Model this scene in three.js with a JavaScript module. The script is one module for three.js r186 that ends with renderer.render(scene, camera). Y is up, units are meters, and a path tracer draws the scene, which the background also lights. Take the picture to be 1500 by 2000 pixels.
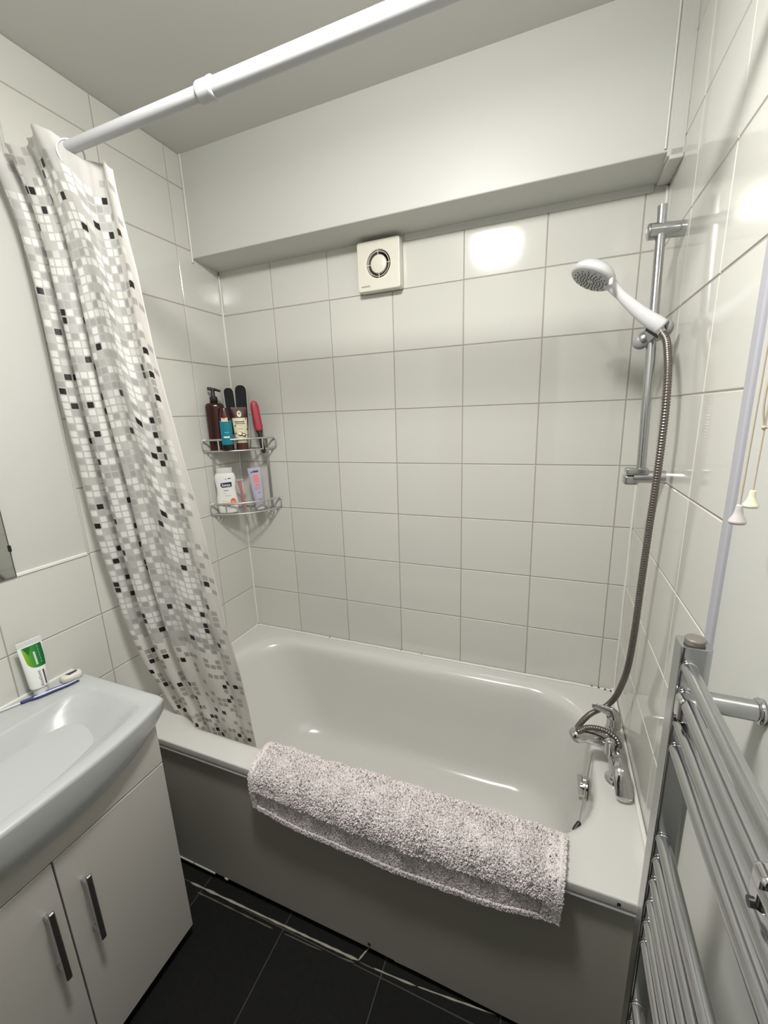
import * as THREE from 'three';
import { RoundedBoxGeometry } from 'three/addons/geometries/RoundedBoxGeometry.js';
import { mergeGeometries } from 'three/addons/utils/BufferGeometryUtils.js';
import { RectAreaLightUniformsLib } from 'three/addons/lights/RectAreaLightUniformsLib.js';
import { ImprovedNoise } from 'three/addons/math/ImprovedNoise.js';
import { Brush, Evaluator, SUBTRACTION } from 'three-bvh-csg';

// ---------------------------------------------------------------- camera, lamp, exposure
const scene = new THREE.Scene();
scene.background = new THREE.Color(0x000000);
const camera = new THREE.PerspectiveCamera(102.32, 0.75, 0.02, 20);
{
  const m = new THREE.Matrix4().set(
    0.92908594, -0.05385632, 0.36592186, 1.292,
    -0.03372474, 0.97288507, 0.22881715, 1.5274,
    -0.36832316, -0.22493142, 0.90207755, 1.4827,
    0, 0, 0, 1);
  m.decompose(camera.position, camera.quaternion, camera.scale);
  camera.scale.set(1, 1, 1);
  camera.updateMatrixWorld(true);
}
const renderer = new THREE.WebGLRenderer({ antialias: true });
renderer.toneMapping = THREE.LinearToneMapping;
renderer.toneMappingExposure = 1.0;
renderer.shadowMap.enabled = true;
const LAMP = new THREE.Vector3(0.96, 2.46, 1.10);
const LAMP_COLOR = new THREE.Color(1.0, 0.985, 0.945);
// the dome glows mostly downwards (area light on its face) and a little to the sides (point light inside it)
RectAreaLightUniformsLib.init();
const lampFace = new THREE.RectAreaLight(LAMP_COLOR, 5.0 / (0.19 * 0.19), 0.19, 0.19);
lampFace.position.set(LAMP.x, LAMP.y - 0.088, LAMP.z); lampFace.rotation.x = -Math.PI / 2;
scene.add(lampFace);
const lampLight = new THREE.PointLight(LAMP_COLOR, 1.15, 0, 2);
lampLight.position.set(LAMP.x, LAMP.y - 0.045, LAMP.z);
lampLight.castShadow = true; lampLight.shadow.radius = 4; lampLight.shadow.mapSize.set(1024, 1024);
scene.add(lampLight);

// ---------------------------------------------------------------- helpers
let seed = 7;
const rnd = () => { seed = (seed * 1664525 + 1013904223) >>> 0; return seed / 4294967296; };
const rr = (a, b) => a + (b - a) * rnd();
const noise = new ImprovedNoise();
const V = (x, y, z) => new THREE.Vector3(x, y, z);
const taken = {};
function numbered(name) { const n = taken[name] = (taken[name] ?? -1) + 1; return n ? `${name}_${String(n).padStart(3, '0')}` : name; }
function shade(o) { o.castShadow = true; o.receiveShadow = true; return o; }
function thing(name, label, category, pos = [0, 0, 0], turn = 0, group) {
  const o = new THREE.Group(); o.name = numbered(name); scene.add(o);
  o.position.set(...pos); o.rotation.y = turn; o.userData = { label, category };
  if (group) o.userData.group = group;
  return o;
}
function structure(name) { const o = new THREE.Group(); o.name = name; o.userData = { kind: 'structure' }; scene.add(o); return o; }
function part(name, geo, mat, parent, label) {
  const g = Array.isArray(geo) ? mergeGeometries(geo.map(k => clean(k))) : geo;
  const o = shade(new THREE.Mesh(g, mat)); o.name = name; parent.add(o);
  if (label) o.userData.label = label;
  return o;
}
function clean(g) { const k = g.index ? g.toNonIndexed() : g; for (const a of Object.keys(k.attributes)) if (!['position', 'normal', 'uv'].includes(a)) k.deleteAttribute(a); k.morphAttributes = {}; return k; }
const std = (o) => new THREE.MeshStandardMaterial(o);
const phy = (o) => new THREE.MeshPhysicalMaterial(o);
const rgb = (r, g, b) => new THREE.Color().setRGB(r, g, b);
const box = (w, h, d, x = 0, y = 0, z = 0, r = 0.003, s = 2) => new RoundedBoxGeometry(w, h, d, s, Math.min(r, w / 2.01, h / 2.01, d / 2.01)).translate(x, y, z);
const span = (x0, x1, y0, y1, z0, z1, r = 0.003, s = 2) => box(x1 - x0, y1 - y0, z1 - z0, (x0 + x1) / 2, (y0 + y1) / 2, (z0 + z1) / 2, r, s);
const slab = (x0, x1, y0, y1, z0, z1) => new THREE.BoxGeometry(x1 - x0, y1 - y0, z1 - z0).translate((x0 + x1) / 2, (y0 + y1) / 2, (z0 + z1) / 2);
const curve = (pts, closed = false, t = 0.5) => new THREE.CatmullRomCurve3(pts.map(q => V(...q)), closed, 'catmullrom', t);
const tube = (pts, r, n = 40, k = 12, closed = false) => new THREE.TubeGeometry(curve(pts, closed), n, r, k, closed);
function rod(a, b, r0, r1 = r0, k = 24) {        // straight round bar from a to b
  const A = V(...a), B = V(...b), d = B.clone().sub(A), g = new THREE.CylinderGeometry(r1, r0, d.length(), k, 1);
  g.applyQuaternion(new THREE.Quaternion().setFromUnitVectors(V(0, 1, 0), d.clone().normalize()));
  return g.translate((A.x + B.x) / 2, (A.y + B.y) / 2, (A.z + B.z) / 2);
}
function capsule(a, b, r, k = 16) {
  const A = V(...a), B = V(...b), d = B.clone().sub(A), g = new THREE.CapsuleGeometry(r, d.length(), 8, k);
  g.applyQuaternion(new THREE.Quaternion().setFromUnitVectors(V(0, 1, 0), d.clone().normalize()));
  return g.translate((A.x + B.x) / 2, (A.y + B.y) / 2, (A.z + B.z) / 2);
}
const lathe = (pts, n = 40) => new THREE.LatheGeometry(pts.map(q => new THREE.Vector2(...q)), n);
// loft: rows = array of closed loops (arrays of [x,y,z]) of equal length
function loft(rows, { cap0 = false, cap1 = false, flip = false } = {}) {
  const n = rows[0].length, pos = [], uv = [], idx = [];
  rows.forEach((row, j) => row.forEach((q, i) => { pos.push(...q); uv.push(i / n, j / (rows.length - 1)); }));
  for (let j = 0; j < rows.length - 1; j++) for (let i = 0; i < n; i++) {
    const a = j * n + i, b = j * n + (i + 1) % n, c = a + n, d = b + n;
    flip ? idx.push(a, b, c, b, d, c) : idx.push(a, c, b, b, c, d);
  }
  const cap = (row, off, f) => {
    const m = row.reduce((s, q) => [s[0] + q[0] / n, s[1] + q[1] / n, s[2] + q[2] / n], [0, 0, 0]);
    const k = pos.length / 3; pos.push(...m); uv.push(0.5, 0.5);
    for (let i = 0; i < n; i++) { const a = off + i, b = off + (i + 1) % n; f ? idx.push(a, b, k) : idx.push(b, a, k); }
  };
  if (cap0) cap(rows[0], 0, !flip);
  if (cap1) cap(rows[rows.length - 1], (rows.length - 1) * n, flip);
  const g = new THREE.BufferGeometry();
  g.setAttribute('position', new THREE.Float32BufferAttribute(pos, 3));
  g.setAttribute('uv', new THREE.Float32BufferAttribute(uv, 2));
  g.setIndex(idx); g.computeVertexNormals();
  return g;
}
// rounded-rectangle loop in the xz plane, same point order for every loop
function rloop(x0, x1, z0, z1, r, y, k = 10, e = 8) {
  r = Math.min(r, (x1 - x0) / 2.001, (z1 - z0) / 2.001);
  const out = [], cs = [[x1 - r, z1 - r, 0], [x0 + r, z1 - r, 1], [x0 + r, z0 + r, 2], [x1 - r, z0 + r, 3]];
  cs.forEach(([cx, cz, q], c) => {
    for (let i = 0; i <= k; i++) { const a = (q + i / k) * Math.PI / 2; out.push([cx + r * Math.cos(a), y, cz + r * Math.sin(a)]); }
    const nx = cs[(c + 1) % 4], A = out[out.length - 1], a2 = nx[2] * Math.PI / 2, B = [nx[0] + r * Math.cos(a2), y, nx[1] + r * Math.sin(a2)];
    for (let i = 1; i < e; i++) out.push([A[0] + (B[0] - A[0]) * i / e, y, A[2] + (B[2] - A[2]) * i / e]);
  });
  return out;
}
function sheet(fn, nu, nv) {           // open parametric surface, fn(u,v) -> [x,y,z,(uu,vv)]
  const pos = [], uv = [], idx = [];
  for (let j = 0; j <= nv; j++) for (let i = 0; i <= nu; i++) { const q = fn(i / nu, j / nv); pos.push(q[0], q[1], q[2]); uv.push(q[3] ?? i / nu, q[4] ?? j / nv); }
  for (let j = 0; j < nv; j++) for (let i = 0; i < nu; i++) { const a = j * (nu + 1) + i, b = a + 1, c = a + nu + 1, d = c + 1; idx.push(a, c, b, b, c, d); }
  const g = new THREE.BufferGeometry();
  g.setAttribute('position', new THREE.Float32BufferAttribute(pos, 3));
  g.setAttribute('uv', new THREE.Float32BufferAttribute(uv, 2));
  g.setIndex(idx); g.computeVertexNormals(); return g;
}
function dataTex(n, fn, srgb = false, rep = 1) {
  const d = new Uint8Array(n * n * 4);
  for (let y = 0; y < n; y++) for (let x = 0; x < n; x++) { const c = fn(x / n, y / n), k = (y * n + x) * 4; d[k] = c[0]; d[k + 1] = c[1]; d[k + 2] = c[2]; d[k + 3] = 255; }
  const t = new THREE.DataTexture(d, n, n); t.magFilter = THREE.LinearFilter; t.minFilter = THREE.LinearMipmapLinearFilter; t.generateMipmaps = true;
  t.wrapS = t.wrapT = THREE.RepeatWrapping; t.repeat.set(rep, rep); if (srgb) t.colorSpace = THREE.SRGBColorSpace; t.needsUpdate = true; return t;
}
function canvasTex(w, h, draw) {
  const c = document.createElement('canvas'); c.width = w; c.height = h; draw(c.getContext('2d'), w, h);
  const t = new THREE.CanvasTexture(c); t.colorSpace = THREE.SRGBColorSpace; t.anisotropy = 8; return t;
}
function fbm(x, y, s, o = 4) { let a = 0, k = 1, t = 0; for (let i = 0; i < o; i++) { a += k * noise.noise(x * s, y * s, i * 7.3); t += k; k *= 0.5; s *= 2; } return a / t; }
function tiling(x, y, s, o = 3) {                // noise that repeats over the unit square
  const f = (u, v) => fbm(u, v, s, o);
  return (f(x, y) * (1 - x) * (1 - y) + f(x - 1, y) * x * (1 - y) + f(x, y - 1) * (1 - x) * y + f(x - 1, y - 1) * x * y);
}

// ---------------------------------------------------------------- materials
const waveTex = dataTex(256, (x, y) => { const v = 128 + 120 * tiling(x, y, 5, 2); return [v, v, v]; });
const plasterTex = dataTex(512, (x, y) => { const v = 128 + 90 * tiling(x, y, 10, 4); return [v, v, v]; });
const speckTex = dataTex(512, (x, y) => { const v = 205 + 60 * tiling(x, y, 24, 4) + rr(-14, 14); return [v, v, v]; }, true);
const M = {};
M.tiles = [0, 1, 2].map(i => phy({ color: rgb(0.63 + i * 0.012, 0.627 + i * 0.012, 0.583 + i * 0.01), roughness: 0.07 + i * 0.015, bumpMap: waveTex, bumpScale: 0.0003, specularIntensity: 1 }));
M.grout = std({ color: rgb(0.36, 0.34, 0.295), roughness: 0.9 });
M.silicone = std({ color: rgb(0.78, 0.77, 0.73), roughness: 0.4 });
M.paint = std({ color: rgb(0.57, 0.568, 0.535), roughness: 0.6, bumpMap: plasterTex, bumpScale: 0.0012 });
M.paintSilk = std({ color: rgb(0.60, 0.602, 0.572), roughness: 0.42, bumpMap: plasterTex, bumpScale: 0.0015 });
M.ceiling = std({ color: rgb(0.65, 0.635, 0.61), roughness: 0.9, bumpMap: plasterTex, bumpScale: 0.002 });
M.floorTiles = [0, 1, 2].map(i => phy({ specularIntensity: 0.45, color: rgb(0.011 + i * 0.002, 0.011 + i * 0.002, 0.011 + i * 0.002), map: speckTex, roughness: 0.8, bumpMap: plasterTex, bumpScale: 0.0008 }));
M.floorGrout = std({ color: rgb(0.05, 0.048, 0.043), roughness: 0.95 });
M.trim = std({ color: rgb(0.43, 0.43, 0.475), roughness: 0.3 });
M.enamel = phy({ color: rgb(0.655, 0.65, 0.62), roughness: 0.16, clearcoat: 0.4, clearcoatRoughness: 0.08 });
M.ceramic = phy({ color: rgb(0.49, 0.508, 0.505), roughness: 0.3, clearcoat: 0.25, clearcoatRoughness: 0.12 });
M.whitePlastic = std({ color: rgb(0.70, 0.705, 0.715), roughness: 0.32 });
M.rod = std({ color: rgb(0.50, 0.505, 0.52), roughness: 0.3 });
M.creamPlastic = std({ color: rgb(0.74, 0.72, 0.63), roughness: 0.35 });
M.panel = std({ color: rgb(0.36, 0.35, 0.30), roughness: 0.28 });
M.cabinet = std({ color: rgb(0.53, 0.51, 0.475), roughness: 0.3 });
M.chrome = std({ color: rgb(0.62, 0.62, 0.62), roughness: 0.13, metalness: 1 });
M.railChrome = std({ color: rgb(0.52, 0.53, 0.54), roughness: 0.2, metalness: 1 });
M.satin = std({ color: rgb(0.55, 0.55, 0.56), roughness: 0.32, metalness: 1 });
M.alu = std({ color: rgb(0.62, 0.62, 0.62), roughness: 0.4, metalness: 0.85 });
M.black = std({ color: rgb(0.012, 0.012, 0.012), roughness: 0.4 });
M.voidBlack = std({ color: rgb(0.01, 0.01, 0.01), roughness: 0.9 });
M.greyPlastic = std({ color: rgb(0.30, 0.30, 0.31), roughness: 0.4 });

// ---------------------------------------------------------------- room shell
const XR = 1.552, H = 0.20098, HY = j => 2.15 - H * j, CEIL = 2.46, ZE = 1.86;
// one glazed tile: bevelled slab, front towards +z of its own frame, w x h
const tileCache = {};
function tileGeo(w, h, t = 0.007) {
  const key = `${w.toFixed(4)}_${h.toFixed(4)}_${t}`; if (tileCache[key]) return tileCache[key];
  const b = 0.0016, X = w / 2, Y = h / 2, pos = [], nor = [], uv = [];
  const quad = (a, c, d, e, n) => { for (const q of [a, c, d, a, d, e]) { pos.push(...q); nor.push(...n); uv.push(q[0] * 3 + 0.37 * Math.round(w * 1000), q[1] * 3 + 0.21 * Math.round(h * 1000)); } };
  const s = Math.SQRT1_2, F = [[-X + b, -Y + b, t], [X - b, -Y + b, t], [X - b, Y - b, t], [-X + b, Y - b, t]], O = [[-X, -Y, t - b], [X, -Y, t - b], [X, Y, t - b], [-X, Y, t - b]], Bk = O.map(q => [q[0], q[1], 0]);
  quad(F[0], F[1], F[2], F[3], [0, 0, 1]);
  const N = [[0, -1, 0], [1, 0, 0], [0, 1, 0], [-1, 0, 0]];
  for (let i = 0; i < 4; i++) { const j = (i + 1) % 4; quad(O[i], O[j], F[j], F[i], [N[i][0] * s, N[i][1] * s, s]); quad(Bk[i], Bk[j], O[j], O[i], N[i]); }
  const g = new THREE.BufferGeometry();
  g.setAttribute('position', new THREE.Float32BufferAttribute(pos, 3)); g.setAttribute('normal', new THREE.Float32BufferAttribute(nor, 3)); g.setAttribute('uv', new THREE.Float32BufferAttribute(uv, 2));
  return tileCache[key] = g;
}
const JT = 0.0026;                                    // joint width
let tileN = 0;
function putTile(parent, w, h, x, y, z, ry, rx = 0, mats = M.tiles, t) {
  if (w < 0.012 || h < 0.012) return;
  const o = shade(new THREE.Mesh(tileGeo(w - JT, h - JT, t), mats[Math.floor(rnd() * 3)]));
  o.name = tileN++ ? 'tile' : 'tile'; o.position.set(x, y, z); o.rotation.set(rx + rr(-1, 1) * 0.0012, ry + rr(-1, 1) * 0.0012, 0, 'YXZ'); parent.add(o); return o;
}
const TF = 0.007;                                     // tile faces sit at the measured planes, beds lie behind
{ // back wall
  const w = structure('wall_back');
  const bore = (geo, pos = [0, 0, 0]) => {             // round opening for the fan duct, right through the wall
    const a = new Brush(geo), b = new Brush(new THREE.CylinderGeometry(0.0497, 0.0497, 0.6, 48).rotateX(Math.PI / 2)); b.position.set(0.7155 - pos[0], 2.029 - pos[1], -pos[2]);
    a.updateMatrixWorld(); b.updateMatrixWorld(); const ev = new Evaluator(); ev.useGroups = false; const r = ev.evaluate(a, b, SUBTRACTION).geometry; return r;
  };
  part('plaster', bore(slab(-0.12, XR + 0.12, 0, CEIL, -0.12, -TF - 0.0005)), M.paint, w);
  part('grout', bore(slab(0, XR, 0.4, 2.13, -TF - 0.0005, -0.0016)), M.grout, w);
  const xs = [0, 0.25, 0.5, 0.75, 1.0, 1.25, 1.5, XR];
  for (let j = 1; j <= 8; j++) {
    const y1 = j === 1 ? 2.118 : HY(j - 1), y0 = HY(j);
    for (let i = 0; i < 7; i++) {
      const o = putTile(w, xs[i + 1] - xs[i], y1 - y0, (xs[i] + xs[i + 1]) / 2, (y0 + y1) / 2, -TF, 0);
      if (j === 1 && (i === 2 || i === 3)) { o.rotation.set(0, 0, 0); const bx = slab(-(xs[i + 1] - xs[i] - JT) / 2, (xs[i + 1] - xs[i] - JT) / 2, -(y1 - y0 - JT) / 2, (y1 - y0 - JT) / 2, 0, TF); o.geometry = bore(bx, [o.position.x, o.position.y, -TF]); }
    }
  }
}
{ // left wall: tiled round the bath to the ceiling, half height behind the basin
  const w = structure('wall_left');
  part('plaster', slab(-0.12, -TF - 0.0005, 0, CEIL, -0.12, ZE), M.paint, w);
  part('plaster_skim', slab(-TF - 0.0005, -0.002, 1.152, CEIL, 0.7115, ZE), M.paint, w);
  part('grout', slab(-TF - 0.0005, -0.0016, 0, CEIL, 0, 0.706), M.grout, w);
  part('grout', slab(-TF - 0.0005, -0.0016, 0, HY(5), 0.706, ZE), M.grout, w);
  const zs = [0, 0.2, 0.4525, 0.705], zl = [0.705, 0.955, 1.205, 1.455, 1.705, ZE];
  for (let j = -1; j <= 10; j++) {
    const y1 = j === -1 ? CEIL : HY(j - 1), y0 = Math.max(0, HY(j));
    for (let i = 0; i < 3; i++) putTile(w, zs[i + 1] - zs[i], y1 - y0, -TF, (y0 + y1) / 2, (zs[i] + zs[i + 1]) / 2, Math.PI / 2);
    if (j >= 6) for (let i = 0; i < 5; i++) putTile(w, zl[i + 1] - zl[i], y1 - y0, -TF, (y0 + y1) / 2, (zl[i] + zl[i + 1]) / 2, Math.PI / 2);
  }
  part('sealant_line', [span(-0.005, 0.003, HY(5) - 0.002, HY(5) + 0.007, 0.712, ZE, 0.002)], M.silicone, w);
}
{ // right wall: tiles to z 0.715, painted plaster beyond
  const w = structure('wall_right');
  part('plaster', slab(XR + TF + 0.0005, XR + 0.12, 0, CEIL, -0.12, ZE), M.paint, w);
  part('plaster_skim', slab(XR + 0.0008, XR + TF + 0.0005, 0, CEIL, 0.735, ZE), M.paintSilk, w);
  part('grout', slab(XR + 0.0016, XR + TF + 0.0005, 0, CEIL, 0, 0.715), M.grout, w);
  const zs = [0, 0.27, 0.52, 0.713];
  for (let j = -1; j <= 10; j++) {
    const y1 = j === -1 ? CEIL : HY(j - 1), y0 = Math.max(0, HY(j));
    for (let i = 0; i < 3; i++) putTile(w, zs[i + 1] - zs[i], y1 - y0, XR + TF, (y0 + y1) / 2, (zs[i] + zs[i + 1]) / 2, -Math.PI / 2);
  }
}
{ // front wall with its doorway open to an unlit hall
  const w = structure('wall_front'), hall = std({ color: rgb(0.16, 0.14, 0.12), roughness: 0.9 });
  part('plaster', [slab(-0.12, 0.42, 0, CEIL, ZE, ZE + 0.1), slab(1.32, XR + 0.12, 0, CEIL, ZE, ZE + 0.1), slab(0.42, 1.32, 2.04, CEIL, ZE, ZE + 0.1)], M.paint, w);
  part('hall_wall', [slab(-0.8, 2.4, -0.1, CEIL, ZE + 1.2, ZE + 1.3), slab(-0.9, -0.8, -0.1, CEIL, ZE, ZE + 1.3), slab(2.4, 2.5, -0.1, CEIL, ZE, ZE + 1.3), slab(-0.9, -0.12, -0.1, CEIL, ZE, ZE + 0.1), slab(XR + 0.12, 2.5, -0.1, CEIL, ZE, ZE + 0.1)], hall, w);
  part('hall_floor', slab(-0.9, 2.5, -0.1, -0.008, ZE + 0.12, ZE + 1.3), hall, w);
  part('hall_ceiling', slab(-0.9, 2.5, CEIL, CEIL + 0.1, ZE + 0.12, ZE + 1.3), hall, w);
  const d = structure('door_1');
  part('frame', [span(0.36, 0.425, 0, 2.10, ZE - 0.015, ZE + 0.11, 0.004), span(1.315, 1.38, 0, 2.10, ZE - 0.015, ZE + 0.11, 0.004), span(0.36, 1.38, 2.035, 2.10, ZE - 0.015, ZE + 0.11, 0.004)], M.whitePlastic, d);
}
{ const c = structure('ceiling'); part('plaster', slab(-0.12, XR + 0.12, CEIL, CEIL + 0.1, -0.12, ZE + 0.12), M.ceiling, c); }
{ // boxed-in beam over the back wall
  const b = structure('trim_1');
  const z1 = 0.134, sh = new THREE.Shape(); sh.moveTo(-0.004, 2.112); sh.lineTo(z1 - 0.004, 2.1235); sh.quadraticCurveTo(z1, 2.124, z1, 2.128); sh.lineTo(z1, CEIL); sh.lineTo(-0.004, CEIL); sh.closePath();
  const g = new THREE.ExtrudeGeometry(sh, { depth: XR, bevelEnabled: false, curveSegments: 6 }).rotateY(-Math.PI / 2).scale(1, 1, 1).translate(XR, 0, 0);
  part('beam', g, M.paintSilk, b);
  part('corner_strip', [span(1.517, XR, 2.114, CEIL, 0.1, z1 + 0.0015, 0.001), span(1.522, XR, 2.106, 2.13, 0.001, z1 + 0.0015, 0.003)], M.paintSilk, b);
  part('filler_strip', [span(0.80, 1.517, 2.093, 2.115, 0, 0.005, 0.002)], M.paintSilk, b);
  part('sealant_line', [tube([[0.003, 2.11, z1 + 0.001], [0.004, 2.25, z1 + 0.001], [0.003, CEIL, z1 + 0.001]], 0.0035, 12, 6), tube([[1.512, 2.13, z1 + 0.002], [1.513, CEIL, z1 + 0.002]], 0.0025, 8, 6)], M.silicone, b);
}
{ // sealant lines in the two wet corners
  const t = structure('trim_2');
  const wob = (x, z, s) => { const q = []; for (let i = 0; i <= 24; i++) q.push([x + 0.0007 * Math.sin(i * 1.7 + s), 0.545 + i * (1.555 / 24), z]); return q; };
  part('sealant_line', tube(wob(0.0025, 0.0025, 0), 0.0042, 60, 8), M.silicone, t);
  part('sealant_line', tube(wob(XR - 0.0025, 0.0025, 2), 0.0042, 60, 8), M.silicone, t);
}
{ // plastic tile-edge trims
  const a = structure('trim_3'); part('tile_edge_strip', span(-0.004, 0.0012, HY(5), CEIL, 0.7055, 0.7115, 0.001), M.paint, a);
  const b = structure('trim_4'); part('tile_edge_strip', span(XR - 0.006, XR + 0.006, 0, CEIL, 0.714, 0.738, 0.004), M.trim, b);
}
{ // floor: dark tiles, 322 mm
  const f = structure('floor');
  part('screed', slab(-0.12, XR + 0.12, -0.1, -0.008, -0.12, ZE + 0.12), M.floorGrout, f);
  part('grout', slab(0, XR, -0.008, -0.0012, 0, ZE), M.floorGrout, f);
  const xs = [0, 0.287, 0.609, 0.931, 1.253, XR], zs = [0.418, 0.74, 1.062, 1.384, 1.706, ZE];
  for (let i = 0; i < 5; i++) for (let k = 0; k < 5; k++) {
    const o = putTile(f, xs[i + 1] - xs[i], zs[k + 1] - zs[k], (xs[i] + xs[i + 1]) / 2, -0.007, (zs[k] + zs[k + 1]) / 2, 0, -Math.PI / 2, M.floorTiles);
    if (o) o.name = 'floor_tile';
  }
  // ragged ridges of old sealant left on the floor in front of the bath
  const ridge = (x0, z0, x1, z1, w, s, gap = 0) => {
    const out = [], n = Math.max(4, Math.round(Math.hypot(x1 - x0, z1 - z0) / 0.012)), L = Math.hypot(x1 - x0, z1 - z0), nx = -(z1 - z0) / L, nz = (x1 - x0) / L;
    const rows = []; for (let i = 0; i <= n; i++) { const t = i / n, k = w * (0.75 + 0.7 * noise.noise(i * 0.33, s, 2.2)) * (i === 0 || i === n ? 0.2 : 1), hh = 0.0035 * (0.7 + 0.5 * noise.noise(i * 0.4, s, 9)); const cx = x0 + (x1 - x0) * t, cz = z0 + (z1 - z0) * t; rows.push([[cx - nx * k, -0.0005, cz - nz * k], [cx - nx * k * 0.5, hh, cz - nz * k * 0.5], [cx + nx * k * 0.5, hh, cz + nz * k * 0.5], [cx + nx * k, -0.0005, cz + nz * k]]); }
    return loft(rows, { cap0: true, cap1: true });
  };
  const residue = std({ color: rgb(0.34, 0.325, 0.27), roughness: 0.85 });
  const pale = std({ color: rgb(0.10, 0.092, 0.07), roughness: 0.9 });
  part('sealant_ridge', ridge(0.235, 0.742, 0.86, 0.729, 0.0055, 1), residue, f, 'pale ragged ridge of old sealant');
  part('sealant_ridge', ridge(0.858, 0.729, 0.876, 0.69, 0.0045, 2), residue, f, 'pale ragged ridge of old sealant');
  part('sealant_ridge', ridge(0.905, 0.7295, 1.03, 0.7235, 0.0036, 3), residue, f, 'pale ragged ridge of old sealant');
  part('sealant_ridge', ridge(1.035, 0.7225, 1.24, 0.703, 0.0036, 4), residue, f, 'pale ragged ridge of old sealant');
  part('sealant_smear', ridge(0.28, 0.757, 0.58, 0.753, 0.004, 5), pale, f); part('sealant_smear', ridge(0.62, 0.751, 0.75, 0.747, 0.0035, 6), pale, f); part('sealant_smear', ridge(0.80, 0.742, 0.85, 0.738, 0.004, 7), pale, f); part('sealant_smear', ridge(0.862, 0.731, 0.91, 0.731, 0.003, 8), pale, f);
}

// ---------------------------------------------------------------- ceiling lamp (out of frame, mirrored in the tiles)
{
  const l = thing('ceiling_lamp', 'round white glowing dome lamp on the ceiling, mirrored in the tiles', 'lamp', [LAMP.x, LAMP.y, LAMP.z]);
  part('base', lathe([[0, 0], [0.135, 0], [0.138, -0.008], [0.138, -0.022], [0.13, -0.026]]), M.whitePlastic, l);
  const glow = std({ color: rgb(0.8, 0.8, 0.8), roughness: 0.4, emissive: LAMP_COLOR, emissiveIntensity: 26 });
  part('diffuser', lathe([[0.128, -0.024], [0.122, -0.045], [0.10, -0.066], [0.06, -0.08], [0.0, -0.085]]), glow, l);
}

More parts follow.
